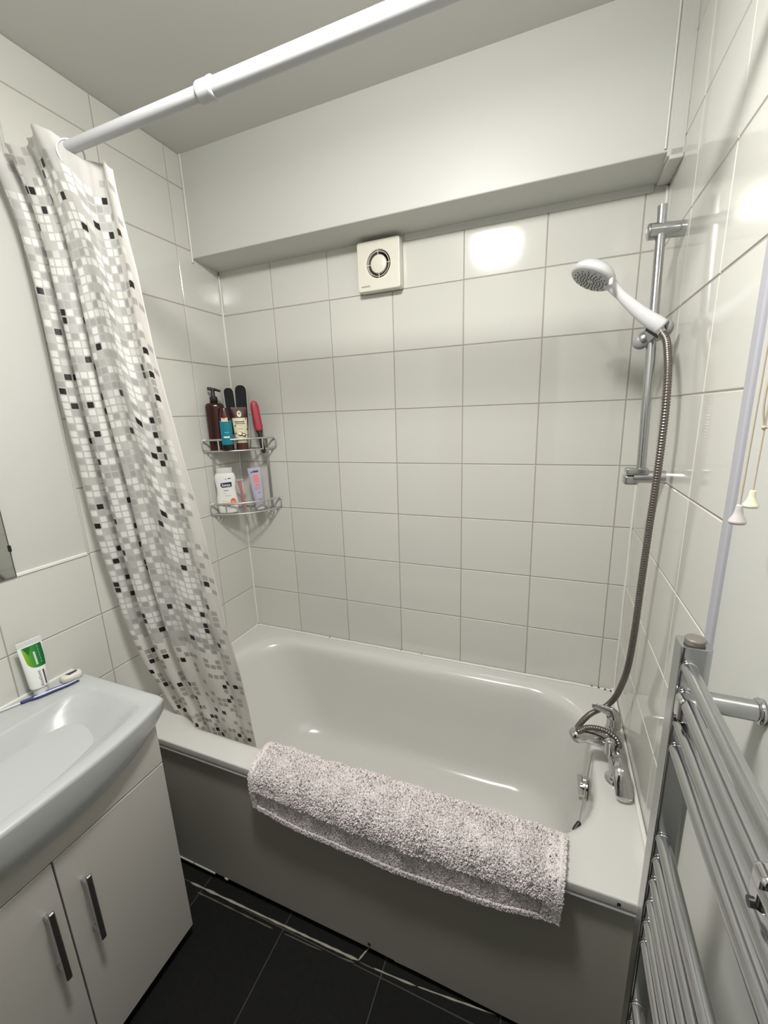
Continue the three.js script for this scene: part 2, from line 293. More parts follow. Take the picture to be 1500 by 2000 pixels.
// ---------------------------------------------------------------- bath
let BATH;
{
  const L = [];
  const R = (x0, x1, z0, z1, r, y) => L.push(rloop(x0, x1, z0, z1, r, y, 10, 10));
  R(0.02, 1.53, 0.02, 0.66, 0.004, 0.530); R(0.004, 1.548, 0.004, 0.708, 0.004, 0.521); R(0.002, 1.55, 0.002, 0.718, 0.006, 0.5205); R(0.002, 1.55, 0.002, 0.72, 0.008, 0.522); R(0.002, 1.55, 0.002, 0.7205, 0.008, 0.5405); R(0.003, 1.549, 0.003, 0.719, 0.008, 0.5435); R(0.006, 1.546, 0.006, 0.715, 0.01, 0.5452);
  R(0.05, 1.475, 0.035, 0.672, 0.17, 0.546); R(0.074, 1.464, 0.052, 0.655, 0.18, 0.5455); R(0.086, 1.458, 0.064, 0.645, 0.185, 0.5425); R(0.097, 1.4525, 0.075, 0.637, 0.185, 0.535); R(0.106, 1.449, 0.084, 0.631, 0.185, 0.522); R(0.115, 1.446, 0.09, 0.627, 0.185, 0.50);
  R(0.15, 1.438, 0.10, 0.617, 0.18, 0.42); R(0.21, 1.425, 0.112, 0.605, 0.175, 0.32); R(0.275, 1.41, 0.126, 0.592, 0.17, 0.23); R(0.305, 1.398, 0.138, 0.58, 0.165, 0.195); R(0.34, 1.38, 0.155, 0.563, 0.155, 0.17); R(0.39, 1.35, 0.185, 0.535, 0.14, 0.155); R(0.5, 1.25, 0.25, 0.47, 0.10, 0.147); R(0.7, 1.05, 0.33, 0.39, 0.03, 0.145);
  const b = BATH = thing('bathtub', 'white enamelled bathtub with a wide rim along the tiled back wall', 'bathtub');
  part('tub', loft(L, { cap1: true, flip: true }), M.enamel, b);
  // sealant along the two tiled sides, with small dark mould specks
  const q1 = [], q2 = [], q3 = [];
  for (let i = 0; i <= 60; i++) q1.push([i / 60 * 1.55, 0.5475 + 0.0012 * noise.noise(i * 0.7, 1, 1), 0.0065 + 0.001 * noise.noise(i * 0.9, 3, 1)]);
  for (let i = 0; i <= 26; i++) { q2.push([0.0055, 0.547 + 0.001 * noise.noise(i, 2, 1), i / 26 * 0.70]); q3.push([1.5455, 0.548 + 0.001 * noise.noise(i, 5, 1), i / 26 * 0.71]); }
  part('sealant_bead', [tube(q1, 0.0045, 160, 8), tube(q2, 0.0045, 60, 8), tube(q3, 0.006, 60, 8)], M.silicone, b);
  const specks = [];
  for (const [x, z, r] of [[0.008, 0.006, 0.0035], [0.405, 0.007, 0.003], [0.748, 0.006, 0.0028], [0.84, 0.007, 0.0025], [1.478, 0.006, 0.0035], [1.50, 0.008, 0.003], [1.52, 0.010, 0.003], [1.538, 0.012, 0.0028], [0.007, 0.21, 0.0026], [1.543, 0.34, 0.0026], [1.19, 0.006, 0.0022], [1.335, 0.006, 0.002]]) specks.push(new THREE.SphereGeometry(r, 8, 6).scale(1.3, 0.8, 1).translate(x, 0.5505, z));
  part('mould_speck', specks, std({ color: rgb(0.05, 0.045, 0.035), roughness: 0.9 }), b).userData.kind = 'stuff';
  // overflow at the tap end and the plug chain hung from it
  const ov = part('overflow', [rod([1.4405, 0.470, 0.385], [1.430, 0.470, 0.385], 0.031, 0.029, 32), rod([1.430, 0.470, 0.385], [1.424, 0.470, 0.385], 0.015, 0.014, 24), span(1.418, 1.432, 0.462, 0.478, 0.345, 0.425, 0.004)], M.chrome, b, 'chrome overflow cover');
  part('plug_chain', tube([[1.452, 0.575, 0.362], [1.447, 0.566, 0.372], [1.427, 0.553, 0.47], [1.408, 0.538, 0.563]], 0.0016, 60, 6), M.chrome, b);
  part('plug', [capsule([1.407, 0.536, 0.566], [1.398, 0.528, 0.578], 0.0055, 12)], M.black, b, 'black rubber plug');
  part('small_chip', span(1.471, 1.478, 0.525, 0.534, 0.7192, 0.7206, 0.0005), M.voidBlack, b, 'dark chip in the rim edge');
}
{
  const q = new THREE.Group(); q.name = 'front_panel'; q.userData.label = 'plain off-white panel closing the long front'; BATH.add(q);
  const sh = new THREE.Shape(); sh.moveTo(0.002, 0.032); sh.lineTo(0.25, 0.030); sh.lineTo(0.9, 0.030); sh.lineTo(1.30, 0.022); sh.lineTo(1.548, 0.02); sh.lineTo(1.548, 0.5185); sh.lineTo(0.002, 0.5185); sh.closePath();
  const g = new THREE.ExtrudeGeometry(sh, { depth: 0.014, bevelEnabled: true, bevelSize: 0.0015, bevelThickness: 0.0015, bevelSegments: 2 }).translate(0, 0, 0.688);
  const P = g.attributes.position; for (let i = 0; i < P.count; i++) { const x = P.getX(i), y = P.getY(i); P.setZ(i, P.getZ(i) + 0.010 * Math.max(0, (x - 0.6)) * (1 - y / 0.52)); }
  g.computeVertexNormals();
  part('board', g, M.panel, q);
  part('top_lip', span(0.002, 1.548, 0.507, 0.514, 0.7035, 0.7185, 0.002), M.whitePlastic, q);
  const w = std({ color: rgb(0.62, 0.6, 0.54), roughness: 0.7 });
  for (const [x0, x1] of [[0.13, 0.215], [0.218, 0.31], [0.352, 0.366], [0.96, 1.085]]) part('chipped_edge', span(x0, x1, 0.024, 0.0315, 0.699, 0.7068, 0.002), w, q, 'pale worn lower edge');
  part('screw_hole', rod([0.885, 0.046, 0.70], [0.885, 0.046, 0.7085], 0.0045, 0.0045, 10), M.voidBlack, q);
}

// ---------------------------------------------------------------- curtain rod and curtain
const RY = 2.1385, RZ = 0.72;
{
  const o = thing('curtain_rod', 'white telescopic shower curtain rod under the ceiling', 'curtain rod');
  part('inner_tube', rod([0.012, RY, RZ], [0.66, RY, RZ], 0.0128), M.rod, o);
  part('outer_tube', rod([0.655, RY, RZ], [1.54, RY, RZ], 0.0155), M.rod, o);
  part('collar', [lathe([[0.0128, -0.02], [0.0172, -0.019], [0.0178, -0.015], [0.0178, 0.008], [0.0186, 0.010], [0.0186, 0.016], [0.0155, 0.0175]], 32).rotateZ(-Math.PI / 2).translate(0.652, RY, RZ)], M.rod, o);
  part('end_cap', rod([0.0, RY, RZ], [0.016, RY, RZ], 0.024, 0.018), M.rod, o);
  part('end_cap', rod([XR, RY, RZ], [1.535, RY, RZ], 0.024, 0.018), M.rod, o);
}
{
  const lerpT = (T, t) => { for (let i = 1; i < T.length; i++) if (t <= T[i][0]) { const k = (t - T[i - 1][0]) / (T[i][0] - T[i - 1][0]); return T[i - 1][1] + (T[i][1] - T[i - 1][1]) * k; } return T[T.length - 1][1]; };
  const smooth = (T, t) => { for (let i = 1; i < T.length; i++) if (t <= T[i][0]) { let k = (t - T[i - 1][0]) / (T[i][0] - T[i - 1][0]); k = k * k * (3 - 2 * k); return T[i - 1][1] + (T[i][1] - T[i - 1][1]) * k; } return T[T.length - 1][1]; };
  const YB = 0.40;
  const XL = [[0.4, 0.15], [0.55, 0.115], [0.75, 0.055], [0.9, 0.034], [1.3, 0.022], [1.8, 0.02], [2.2, 0.022]];
  const XRt = [[0.4, 0.452], [0.51, 0.460], [0.65, 0.470], [0.78, 0.474], [1.03, 0.462], [1.23, 0.455], [1.5, 0.422], [1.69, 0.395], [1.88, 0.380], [2.09, 0.345], [2.2, 0.33]];
  const ZC = [[0.4, 0.585], [0.56, 0.608], [0.75, 0.638], [0.95, 0.664], [1.2, 0.686], [1.6, 0.703], [2.0, 0.712], [2.2, 0.722]];
  const FOLD = [[0, -0.004], [0.09, 0.030], [0.2, -0.036], [0.30, 0.026], [0.41, -0.034], [0.50, 0.018], [0.60, 0.006], [0.70, 0.011], [0.82, -0.003], [0.92, 0.007], [1, 0.0]];
  const FX = [[0, 0], [0.14, 0.012], [0.25, -0.008], [0.355, 0.012], [0.46, -0.008], [0.6, 0], [1, 0]];
  const at = (u, v) => {
    const top = 2.158 + 0.006 * THREE.MathUtils.smoothstep(u, 0.3, 0.6) - 0.050 * THREE.MathUtils.smoothstep(u, 0.67, 0.78) - 0.03 * THREE.MathUtils.smoothstep(u, 0.93, 1) + 0.0035 * Math.sin(u * 34) * (u < 0.7 ? 1 : 0.3);
    const y = top + (YB - top) * v;
    const amp = 0.55 + 0.45 * THREE.MathUtils.smoothstep(v, 0.03, 0.3) - 0.5 * THREE.MathUtils.smoothstep(v, 0.72, 0.93);
    const uu = u + 0.014 * Math.sin(v * 5 + u * 7) * (1 - Math.abs(2 * u - 1)) ;
    let x = lerpT(XL, y) + (lerpT(XRt, y) - lerpT(XL, y)) * u + smooth(FX, uu) * amp;
    let z = lerpT(ZC, y) + smooth(FOLD, uu) * amp;
    const g = Math.exp(-v * 13);                                  // gathers under the rings
    z += g * (0.012 * Math.sin(u * 34) + 0.034 - 0.058 * THREE.MathUtils.smoothstep(u, 0.66, 0.80));
    const c = 0.5 + 0.5 * THREE.MathUtils.smoothstep(v, 0.7, 1);
    z += 0.0035 * noise.noise(u * 9 + v * 3, v * 5, 3.3) + 0.0016 * noise.noise(u * 26, v * 22, 1.1) * c;
    x += 0.0025 * noise.noise(u * 7, v * 9, 8.2);
    if (y < 0.56) z = Math.min(z, 0.615);
    return [Math.max(0.008, x), y, z];
  };
  const NU = 220, NV = 240, len = [0];                             // width measured along the cloth
  for (let i = 1; i <= NU; i++) { let s = 0; for (const v of [0.3, 0.5, 0.7]) { const a = at((i - 1) / NU, v), b = at(i / NU, v); s += Math.hypot(a[0] - b[0], a[2] - b[2]) / 3; } len.push(len[i - 1] + s); }
  const W = len[NU], PX = 0.0192, cols = Math.ceil(W / PX), rows = Math.ceil(1.77 / PX);
  console.log('curtain cloth width', W.toFixed(3), cols, rows);
  const tex = canvasTex(cols * 24, rows * 22, (c, w, h) => {
    c.fillStyle = '#cbcac7'; c.fillRect(0, 0, w, h); c.fillStyle = '#efece8'; c.fillRect(0, h * 0.74, w, h); c.fillStyle = '#dcd9d5'; c.fillRect(w * 0.9, 0, w, h);
    for (let j = 0; j < rows; j++) for (let i = 0; i < cols; i++) {
      const low = j > rows * 0.70 ? (j > rows * 0.74 ? 1 : 0.5) : 0, hem = j < 2 || i > cols - 2, edge = j < 4 || i > cols - 4;
      const k = rnd(); let f = null;
      if (hem) f = k < 0.16 ? '#b3aeab' : null;
      else if (edge || rnd() < low) f = k < 0.075 ? '#161413' : k < 0.30 ? '#b2b0ac' : (k < 0.5 && edge && low < 1) ? '#ececea' : null;
      else f = k < 0.06 ? '#161413' : k < 0.52 ? '#f3f3f1' : k < 0.70 ? '#bdbdbc' : k < 0.80 ? '#b0b0ae' : k < 0.88 ? '#e0e0de' : null;
      if (f) { c.fillStyle = f; const e = 2.2; c.beginPath(); c.roundRect ? c.roundRect(i * 24 + e, j * 22 + e, 24 - 2 * e, 22 - 2 * e, 2) : c.rect(i * 24 + e, j * 22 + e, 24 - 2 * e, 22 - 2 * e); c.fill(); }
    }
    c.fillStyle = '#eeeeec'; c.fillRect(w - 5, 0, 5, h);
  });
  const o = thing('shower_curtain', 'white shower curtain printed with grey and black squares, bunched at the left wall', 'shower curtain');
  part('cloth', sheet((u, v) => { const q = at(u, v); return [...q, len[Math.round(u * NU)] / W, 1 - v]; }, NU, NV),
    phy({ map: tex, color: rgb(0.97, 0.965, 0.95), roughness: 0.5, transmission: 0.3, thickness: 0, side: THREE.DoubleSide }), o);
  for (const [x, t] of [[0.03, 0.3], [0.06, -0.2], [0.09, 0.35], [0.125, -0.1], [0.155, 0.2], [0.185, -0.25], [0.215, 0.15], [0.25, -0.46]]) {
    const r = part('ring', new THREE.TorusGeometry(x > 0.24 ? 0.026 : 0.0195, 0.0019, 8, 40).rotateY(Math.PI / 2 + t), M.whitePlastic, o); r.position.set(x, RY - (x > 0.24 ? 0.012 : 0.006), RZ); r.rotation.z = t * 0.35;
  }
}

// ---------------------------------------------------------------- extractor fan
{
  const o = thing('extractor_fan', 'square cream wall extractor fan with round black grille under the beam', 'extractor fan', [0.7155, 2.025, 0]);
  const R = 0.0465, s = new THREE.Shape(), w = 0.0745, h = 0.0745, r = 0.006;
  s.moveTo(-w + r, -h); s.lineTo(w - r, -h); s.quadraticCurveTo(w, -h, w, -h + r); s.lineTo(w, h - r); s.quadraticCurveTo(w, h, w - r, h); s.lineTo(-w + r, h); s.quadraticCurveTo(-w, h, -w, h - r); s.lineTo(-w, -h + r); s.quadraticCurveTo(-w, -h, -w + r, -h);
  const hole = new THREE.Path(); hole.absarc(0, 0.004, R, 0, Math.PI * 2, true); s.holes.push(hole);
  part('cover', new THREE.ExtrudeGeometry(s, { depth: 0.026, bevelEnabled: true, bevelSize: 0.0035, bevelThickness: 0.004, bevelSegments: 4, curveSegments: 40 }).translate(0, 0, 0.007), M.creamPlastic, o);
  const pvc = std({ color: rgb(0.30, 0.29, 0.27), roughness: 0.6 });
  part('duct', [lathe([[R + 0.0005, -0.26], [R + 0.0005, 0.008], [R + 0.0022, 0.008], [R + 0.0022, -0.262], [0, -0.262], [0, -0.26], [R + 0.0005, -0.26]], 48).rotateX(Math.PI / 2).translate(0, 0.004, 0)], pvc, o, 'grey plastic duct through the wall');
  const imp = part('impeller_hub', rod([0, 0.004, -0.06], [0, 0.004, -0.015], 0.018, 0.018, 24), pvc, o);
  for (let i = 0; i < 6; i++) part('blade', box(0.026, 0.0016, 0.024, 0.030, 0, 0, 0.0006).rotateX(0.6).rotateZ(i * Math.PI / 3).translate(0, 0.004, -0.035), pvc, imp);
  part('hub', lathe([[0, 0.0375], [0.012, 0.0372], [0.026, 0.0355], [0.0295, 0.033], [0.0295, 0.02], [0, 0.02]], 40).rotateX(Math.PI / 2).translate(0, 0.004, 0), M.creamPlastic, o);
  part('grille_ring', new THREE.TorusGeometry(0.0385, 0.0011, 8, 48).translate(0, 0.004, 0.034), M.creamPlastic, o);
  for (let i = 0; i < 4; i++) { const a = i * Math.PI / 2 + 0.03; part('spoke', rod([Math.cos(a) * 0.028, 0.004 + Math.sin(a) * 0.028, 0.034], [Math.cos(a) * 0.048, 0.004 + Math.sin(a) * 0.048, 0.034], 0.0012, 0.0012, 8), M.creamPlastic, o); }
  const t = canvasTex(256, 64, (c) => { c.fillStyle = '#dfdbcb'; c.fillRect(0, 0, 256, 64); c.fillStyle = '#1d1c1a'; c.font = 'bold 46px sans-serif'; c.textBaseline = 'middle'; c.fillText('MANROSE', 8, 34, 240); });
  part('maker_mark', new THREE.PlaneGeometry(0.037, 0.0088).translate(-0.047, -0.062, 0.03725), std({ map: t, roughness: 0.4 }), o);
}

// ---------------------------------------------------------------- shower rail, handset, hose
const RT = V(1.502, 1.972, 0.238), RB = V(1.502, 1.355, 0.318), onRail = y => RB.clone().lerp(RT, (y - RB.y) / (RT.y - RB.y));
{
  const o = thing('shower_rail', 'slim chrome riser rail fixed to the right tiled wall', 'shower rail');
  part('pole', rod(RT.toArray(), RB.toArray(), 0.0105, 0.0105, 28), M.railChrome, o);
  const t = onRail(1.915), b = onRail(1.362);
  part('wall_bracket', [rod([1.478, t.y + 0.005, t.z], [XR + 0.001, t.y + 0.005, t.z - 0.012], 0.0175, 0.0165, 32), new THREE.SphereGeometry(0.0174, 24, 16).scale(0.35, 1, 1).translate(1.478, t.y + 0.005, t.z)], M.railChrome, o);
  part('wall_bracket', [rod([1.487, b.y - 0.004, b.z], [XR + 0.001, b.y - 0.002, b.z + 0.004], 0.0145, 0.0155, 32)], M.satin, o);
  part('clamp', [span(1.468, 1.516, b.y + 0.004, b.y + 0.019, b.z - 0.019, b.z + 0.019, 0.004), span(1.466, 1.5, b.y - 0.024, b.y + 0.001, b.z - 0.028, b.z + 0.010, 0.007)], M.railChrome, o);
  const s = onRail(1.694);
  const sl = part('slider', [capsule([s.x - 0.014, s.y - 0.011, s.z - 0.004], [s.x + 0.008, s.y - 0.001, s.z + 0.004], 0.0185, 24), capsule([s.x - 0.002, s.y - 0.006, s.z + 0.006], [s.x + 0.006, s.y + 0.004, s.z + 0.036], 0.0165, 24)], M.satin, o);
  part('knob', [new THREE.SphereGeometry(0.0178, 24, 16).scale(1, 1, 0.8).translate(s.x - 0.0215, s.y - 0.016, s.z - 0.004)], M.greyPlastic, sl);
  part('knob', [new THREE.SphereGeometry(0.0165, 24, 16).scale(0.7, 1, 1).translate(s.x + 0.0215, s.y + 0.003, s.z + 0.044)], M.greyPlastic, sl);
  part('holder', [rod([s.x - 0.010, s.y + 0.016, s.z + 0.040], [s.x + 0.014, s.y - 0.006, s.z + 0.044], 0.0185, 0.016, 24)], M.black, sl, 'black holder socket');
}
const HB = V(1.512, 1.697, 0.325), HH = V(1.362, 1.822, 0.318);   // handset foot and head centre
{
  const o = thing('shower_handset', 'white plastic shower handset clipped high on the riser rail', 'shower head');
  const ax = HH.clone().sub(HB), n = V(-0.42, -0.86, 0.19).normalize();
  // handle: swept round section, thick at the foot, slim in the middle, running into the back of the head
  const c = curve([HB.toArray(), HB.clone().addScaledVector(ax, 0.3).add(V(0, -0.002, 0)).toArray(), HB.clone().addScaledVector(ax, 0.62).add(V(0.003, 0.003, 0)).toArray(), HH.clone().addScaledVector(ax, -0.16).addScaledVector(n, -0.014).toArray(), HH.clone().addScaledVector(n, -0.016).toArray()]);
  const rad = [[0, 0.0172], [0.1, 0.0172], [0.35, 0.0138], [0.6, 0.0105], [0.78, 0.0135], [0.9, 0.017], [1, 0.014]];
  const fr = c.computeFrenetFrames(28), rowsH = [];
  for (let j = 0; j <= 28; j++) { const t = j / 28; let r = 0.015; for (let i = 1; i < rad.length; i++) if (t <= rad[i][0] + 1e-9) { const k = (t - rad[i - 1][0]) / (rad[i][0] - rad[i - 1][0]); r = rad[i - 1][1] + (rad[i][1] - rad[i - 1][1]) * k; break; } const q = c.getPointAt(t), row = []; for (let i = 0; i < 28; i++) { const a = i / 28 * Math.PI * 2; row.push(q.clone().addScaledVector(fr.normals[j], Math.cos(a) * r).addScaledVector(fr.binormals[j], Math.sin(a) * r).toArray()); } rowsH.push(row); }
  part('handle', loft(rowsH, { cap0: true, cap1: true }), M.whitePlastic, o);
  const head = new THREE.Group(); head.name = 'spray_head'; head.position.copy(HH); head.scale.set(1.12, 1.05, 1.12); head.quaternion.setFromUnitVectors(V(0, -1, 0), n); o.add(head);
  part('shell', lathe([[0, 0.027], [0.018, 0.0255], [0.034, 0.020], [0.0435, 0.010], [0.0455, 0.002], [0.0445, -0.003], [0.041, -0.005]], 48), M.whitePlastic, head);
  part('face', lathe([[0.0412, -0.0045], [0.0405, -0.0065], [0.03, -0.009], [0, -0.0095]], 48), std({ color: rgb(0.55, 0.55, 0.56), roughness: 0.4 }), head, 'pale grey spray plate');
  const noz = [];
  for (const [r, k] of [[0.0085, 10], [0.0145, 14], [0.0205, 20], [0.027, 22], [0.033, 16]]) for (let i = 0; i < k; i++) { const a = (i + r * 50) / k * Math.PI * 2; noz.push(rod([Math.cos(a) * r, -0.006, Math.sin(a) * r], [Math.cos(a) * r, -0.0108 + (r > 0.029 ? 0.001 : 0), Math.sin(a) * r], 0.00135, 0.00115, 6)); }
  part('nozzles', noz, std({ color: rgb(0.03, 0.03, 0.035), roughness: 0.6 }), head).userData.kind = 'stuff';
  const tab = part('mode_tab', capsule([0.0365, -0.002, 0.022], [0.0405, -0.013, 0.025], 0.0042, 10), M.whitePlastic, head);
}
{
  const o = thing('shower_hose', 'ribbed metal shower hose hanging down beside the riser rail', 'shower hose');
  const pts = [[1.5085, 1.689, 0.330], [1.516, 1.668, 0.352], [1.517, 1.640, 0.375], [1.516, 1.595, 0.405], [1.515, 1.518, 0.425], [1.515, 1.432, 0.425], [1.515, 1.352, 0.418], [1.515, 1.229, 0.402], [1.515, 1.093, 0.388], [1.515, 0.97, 0.378], [1.515, 0.85, 0.349], [1.512, 0.755, 0.300], [1.505, 0.695, 0.268], [1.485, 0.658, 0.262], [1.445, 0.640, 0.285], [1.412, 0.640, 0.345], [1.408, 0.652, 0.385], [1.432, 0.664, 0.376], [1.47, 0.664, 0.372], [1.498, 0.655, 0.380], [1.508, 0.640, 0.388], [1.508, 0.628, 0.388]];
  const c = curve(pts), N = 900, k = 10, R = 0.0074, fr = c.computeFrenetFrames(N), rowsH = [];
  for (let j = 0; j <= N; j++) { const q = c.getPointAt(j / N), r = R + (j % 4 < 2 ? 0.0007 : -0.0007), row = []; for (let i = 0; i < k; i++) { const a = i / k * Math.PI * 2; row.push(q.clone().addScaledVector(fr.normals[j], Math.cos(a) * r).addScaledVector(fr.binormals[j], Math.sin(a) * r).toArray()); } rowsH.push(row); }
  part('ribbed_tube', loft(rowsH, { cap0: true, cap1: true }), std({ color: rgb(0.22, 0.20, 0.185), roughness: 0.36, metalness: 1 }), o);
  part('nut', rod([1.5035, 1.702, 0.322], [1.511, 1.682, 0.337], 0.0112, 0.0088, 20), M.chrome, o); part('nut', rod([1.508, 0.615, 0.388], [1.508, 0.636, 0.388], 0.0115, 0.009, 20), M.chrome, o);
}

// ---------------------------------------------------------------- bath mixer tap
{
  const o = thing('bath_mixer_tap', 'chrome lever bath mixer tap standing on the bathtub end', 'tap', [0, 0, 0]);
  const sweep = (pts, rad, sq = 1, n = 40, k = 24, up = null) => {
    const c = curve(pts), fr = c.computeFrenetFrames(n), rws = [];
    for (let j = 0; j <= n; j++) {
      const t = j / n; let r = rad[rad.length - 1][1], s = rad[rad.length - 1][2] ?? 1;
      for (let i = 1; i < rad.length; i++) if (t <= rad[i][0] + 1e-9) { const e = (t - rad[i - 1][0]) / (rad[i][0] - rad[i - 1][0]); r = rad[i - 1][1] + (rad[i][1] - rad[i - 1][1]) * e; s = (rad[i - 1][2] ?? 1) + ((rad[i][2] ?? 1) - (rad[i - 1][2] ?? 1)) * e; break; }
      const T = c.getTangentAt(t), B = up ? V(...up).cross(T).normalize() : fr.binormals[j], Nn = up ? T.clone().cross(B).normalize() : fr.normals[j], q = c.getPointAt(t), row = [];
      for (let i = 0; i < k; i++) { const a = i / k * Math.PI * 2; row.push(q.clone().addScaledVector(Nn, Math.cos(a) * r * s).addScaledVector(B, Math.sin(a) * r).toArray()); } rws.push(row);
    }
    return loft(rws, { cap0: true, cap1: true });
  };
  part('body', sweep([[1.507, 0.600, 0.27], [1.505, 0.603, 0.315], [1.503, 0.604, 0.36], [1.504, 0.602, 0.40], [1.506, 0.598, 0.428]], [[0, 0.012], [0.08, 0.021], [0.5, 0.025], [0.92, 0.021], [1, 0.012]]), M.chrome, o);
  for (const z of [0.287, 0.408]) part('pillar', [lathe([[0.0, 0.5455], [0.027, 0.5455], [0.0275, 0.549], [0.023, 0.554], [0.0185, 0.562], [0.0178, 0.60]], 32).translate(1.505, 0, z)], M.chrome, o);
  part('spout', sweep([[1.505, 0.606, 0.356], [1.47, 0.622, 0.362], [1.43, 0.634, 0.372], [1.405, 0.634, 0.379], [1.390, 0.626, 0.383]], [[0, 0.026], [0.35, 0.0205], [0.7, 0.0185], [0.88, 0.0205], [0.97, 0.0165], [1, 0.007]]), M.chrome, o);
  part('diverter', [rod([1.486, 0.615, 0.395], [1.484, 0.655, 0.397], 0.0135, 0.0125, 24), new THREE.SphereGeometry(0.0125, 20, 12).scale(1, 0.55, 1).translate(1.484, 0.655, 0.397)], M.chrome, o);
  part('hose_outlet', rod([1.508, 0.60, 0.388], [1.508, 0.622, 0.388], 0.014, 0.0125, 24), M.chrome, o);
  part('lever', [sweep([[1.508, 0.612, 0.285], [1.508, 0.640, 0.283], [1.500, 0.659, 0.283], [1.475, 0.666, 0.283], [1.448, 0.671, 0.283]], [[0, 0.019, 1], [0.35, 0.019, 1], [0.55, 0.0155, 0.5], [0.8, 0.010, 0.42], [0.96, 0.0085, 0.45], [1, 0.003, 0.5]], 1, 40, 24, [0, 0, 1])], M.chrome, o);
  part('lever', [sweep([[1.505, 0.604, 0.412], [1.508, 0.603, 0.436], [1.511, 0.592, 0.456], [1.514, 0.571, 0.473], [1.516, 0.553, 0.482]], [[0, 0.020, 1], [0.3, 0.0215, 0.8], [0.6, 0.021, 0.42], [0.88, 0.020, 0.32], [0.97, 0.015, 0.32], [1, 0.006, 0.4]], 1, 40, 24, [0, 1, 0.4])], M.chrome, o);
}

// ---------------------------------------------------------------- towel radiator on the right wall
{
  const o = thing('towel_radiator', 'chrome ladder towel radiator with round bars on the right wall', 'towel radiator');
  const X = 1.4655, top = 1.246, bot = 0.30, zs = [0.93, 1.42];
  zs.forEach((z, i) => {
    const s = new THREE.Shape(); // D profile, round side towards the wall... flat faces as in the photograph
    s.moveTo(-0.013, -0.015); s.lineTo(0.010, -0.015); s.quadraticCurveTo(0.017, -0.015, 0.017, -0.008); s.lineTo(0.017, 0.008); s.quadraticCurveTo(0.017, 0.015, 0.010, 0.015); s.lineTo(-0.010, 0.015); s.quadraticCurveTo(-0.0145, 0.015, -0.0145, 0.010); s.lineTo(-0.0145, -0.010); s.quadraticCurveTo(-0.0145, -0.015, -0.010, -0.015);
    const u = part('upright', new THREE.ExtrudeGeometry(s, { depth: top - bot, bevelEnabled: true, bevelSize: 0.0008, bevelThickness: 0.0008, bevelSegments: 2, curveSegments: 8 }).rotateX(-Math.PI / 2).translate(X, bot, z), M.railChrome, o);
    part('blanking_plug', lathe([[0, 0.0075], [0.0095, 0.0072], [0.0112, 0.0055], [0.0112, 0.0035], [0.0104, 0.003], [0.0104, 0]], 28).translate(X + 0.002, top + 0.0006, z), std({ color: rgb(0.20, 0.178, 0.158), roughness: 0.45, metalness: 0.3 }), u, 'dull brown plug');
  });
  const ys = []; for (let i = 0; i < 4; i++) ys.push(1.22 - i * 0.0385); for (let i = 0; i < 6; i++) ys.push(0.962 - i * 0.0385); for (let i = 0; i < 6; i++) ys.push(0.642 - i * 0.0385);
  const XB = 1.4605, barPts = []; for (let i = 0; i <= 20; i++) { const t = i / 20; barPts.push([XB - 0.003 * Math.sin(Math.PI * t), 0, zs[0] + 0.012 + (zs[1] - zs[0] - 0.024) * t]); }
  const barGeo = tube(barPts, 0.0082, 40, 20), colGeo = [new THREE.TorusGeometry(0.0076, 0.0014, 8, 28).translate(XB, 0, zs[0] + 0.0172), new THREE.TorusGeometry(0.0076, 0.0014, 8, 28).translate(XB, 0, zs[1] - 0.0172)].map(clean), col = mergeGeometries(colGeo);
  for (const y of ys) { const b = part('bar', barGeo, M.railChrome, o); b.position.y = y; part('ferrule', col, M.chrome, b); }
  for (const [y, z, zc] of [[1.157, 0.910, 0.957], [0.405, 0.910, 0.957], [1.163, 1.168, 1.168], [0.405, 1.168, 1.168]]) {
    const w = part('wall_bracket', [rod([1.4836, y, z], [XR - 0.004, y, z], 0.0128, 0.0128, 28)], M.railChrome, o);
    part('flange', lathe([[0, -0.001], [0.0155, -0.001], [0.0162, 0.003], [0.0134, 0.007], [0, 0.007]], 32).rotateZ(Math.PI / 2).translate(XR - 0.0008, y, z), M.chrome, w);
    part('clamp', [span(1.4495, 1.486, y, y + 0.033, zc - 0.010, zc + 0.011, 0.006, 3)], M.chrome, w);
    part('clamp_screw', rod([1.4475, y + 0.002, zc + 0.002], [1.453, y + 0.002, zc + 0.002], 0.004, 0.004, 12), M.black, w);
  }
}

// ---------------------------------------------------------------- light-pull cords
function pull(x, z, yb, col, cordCol, label, extra) {
  const o = thing('light_pull_cord', label, 'pull cord', [x, 0, z], 0, 'pull cords by the right wall');
  part('acorn', lathe([[0, 0], [0.0125, 0.0005], [0.0142, 0.003], [0.0135, 0.0055], [0.0085, 0.013], [0.0062, 0.020], [0.0056, 0.027], [0.0045, 0.0285], [0, 0.0285]], 32).scale(0.56, 0.74, 0.56).translate(0, yb, 0), std({ color: col, roughness: 0.4 }), o);
  part('cord', tube([[0, yb + 0.02, 0], [0.0006, yb + 0.2, 0.001], [0.001, 2.0, 0.002], [0.0, 2.43, 0]], 0.0009, 60, 6), std({ color: cordCol, roughness: 0.8 }), o);
  part('ceiling_switch', [lathe([[0, 2.425], [0.006, 2.425], [0.03, 2.432], [0.036, 2.44], [0.037, CEIL]], 32)], M.whitePlastic, o);
  if (extra) extra(o);
}
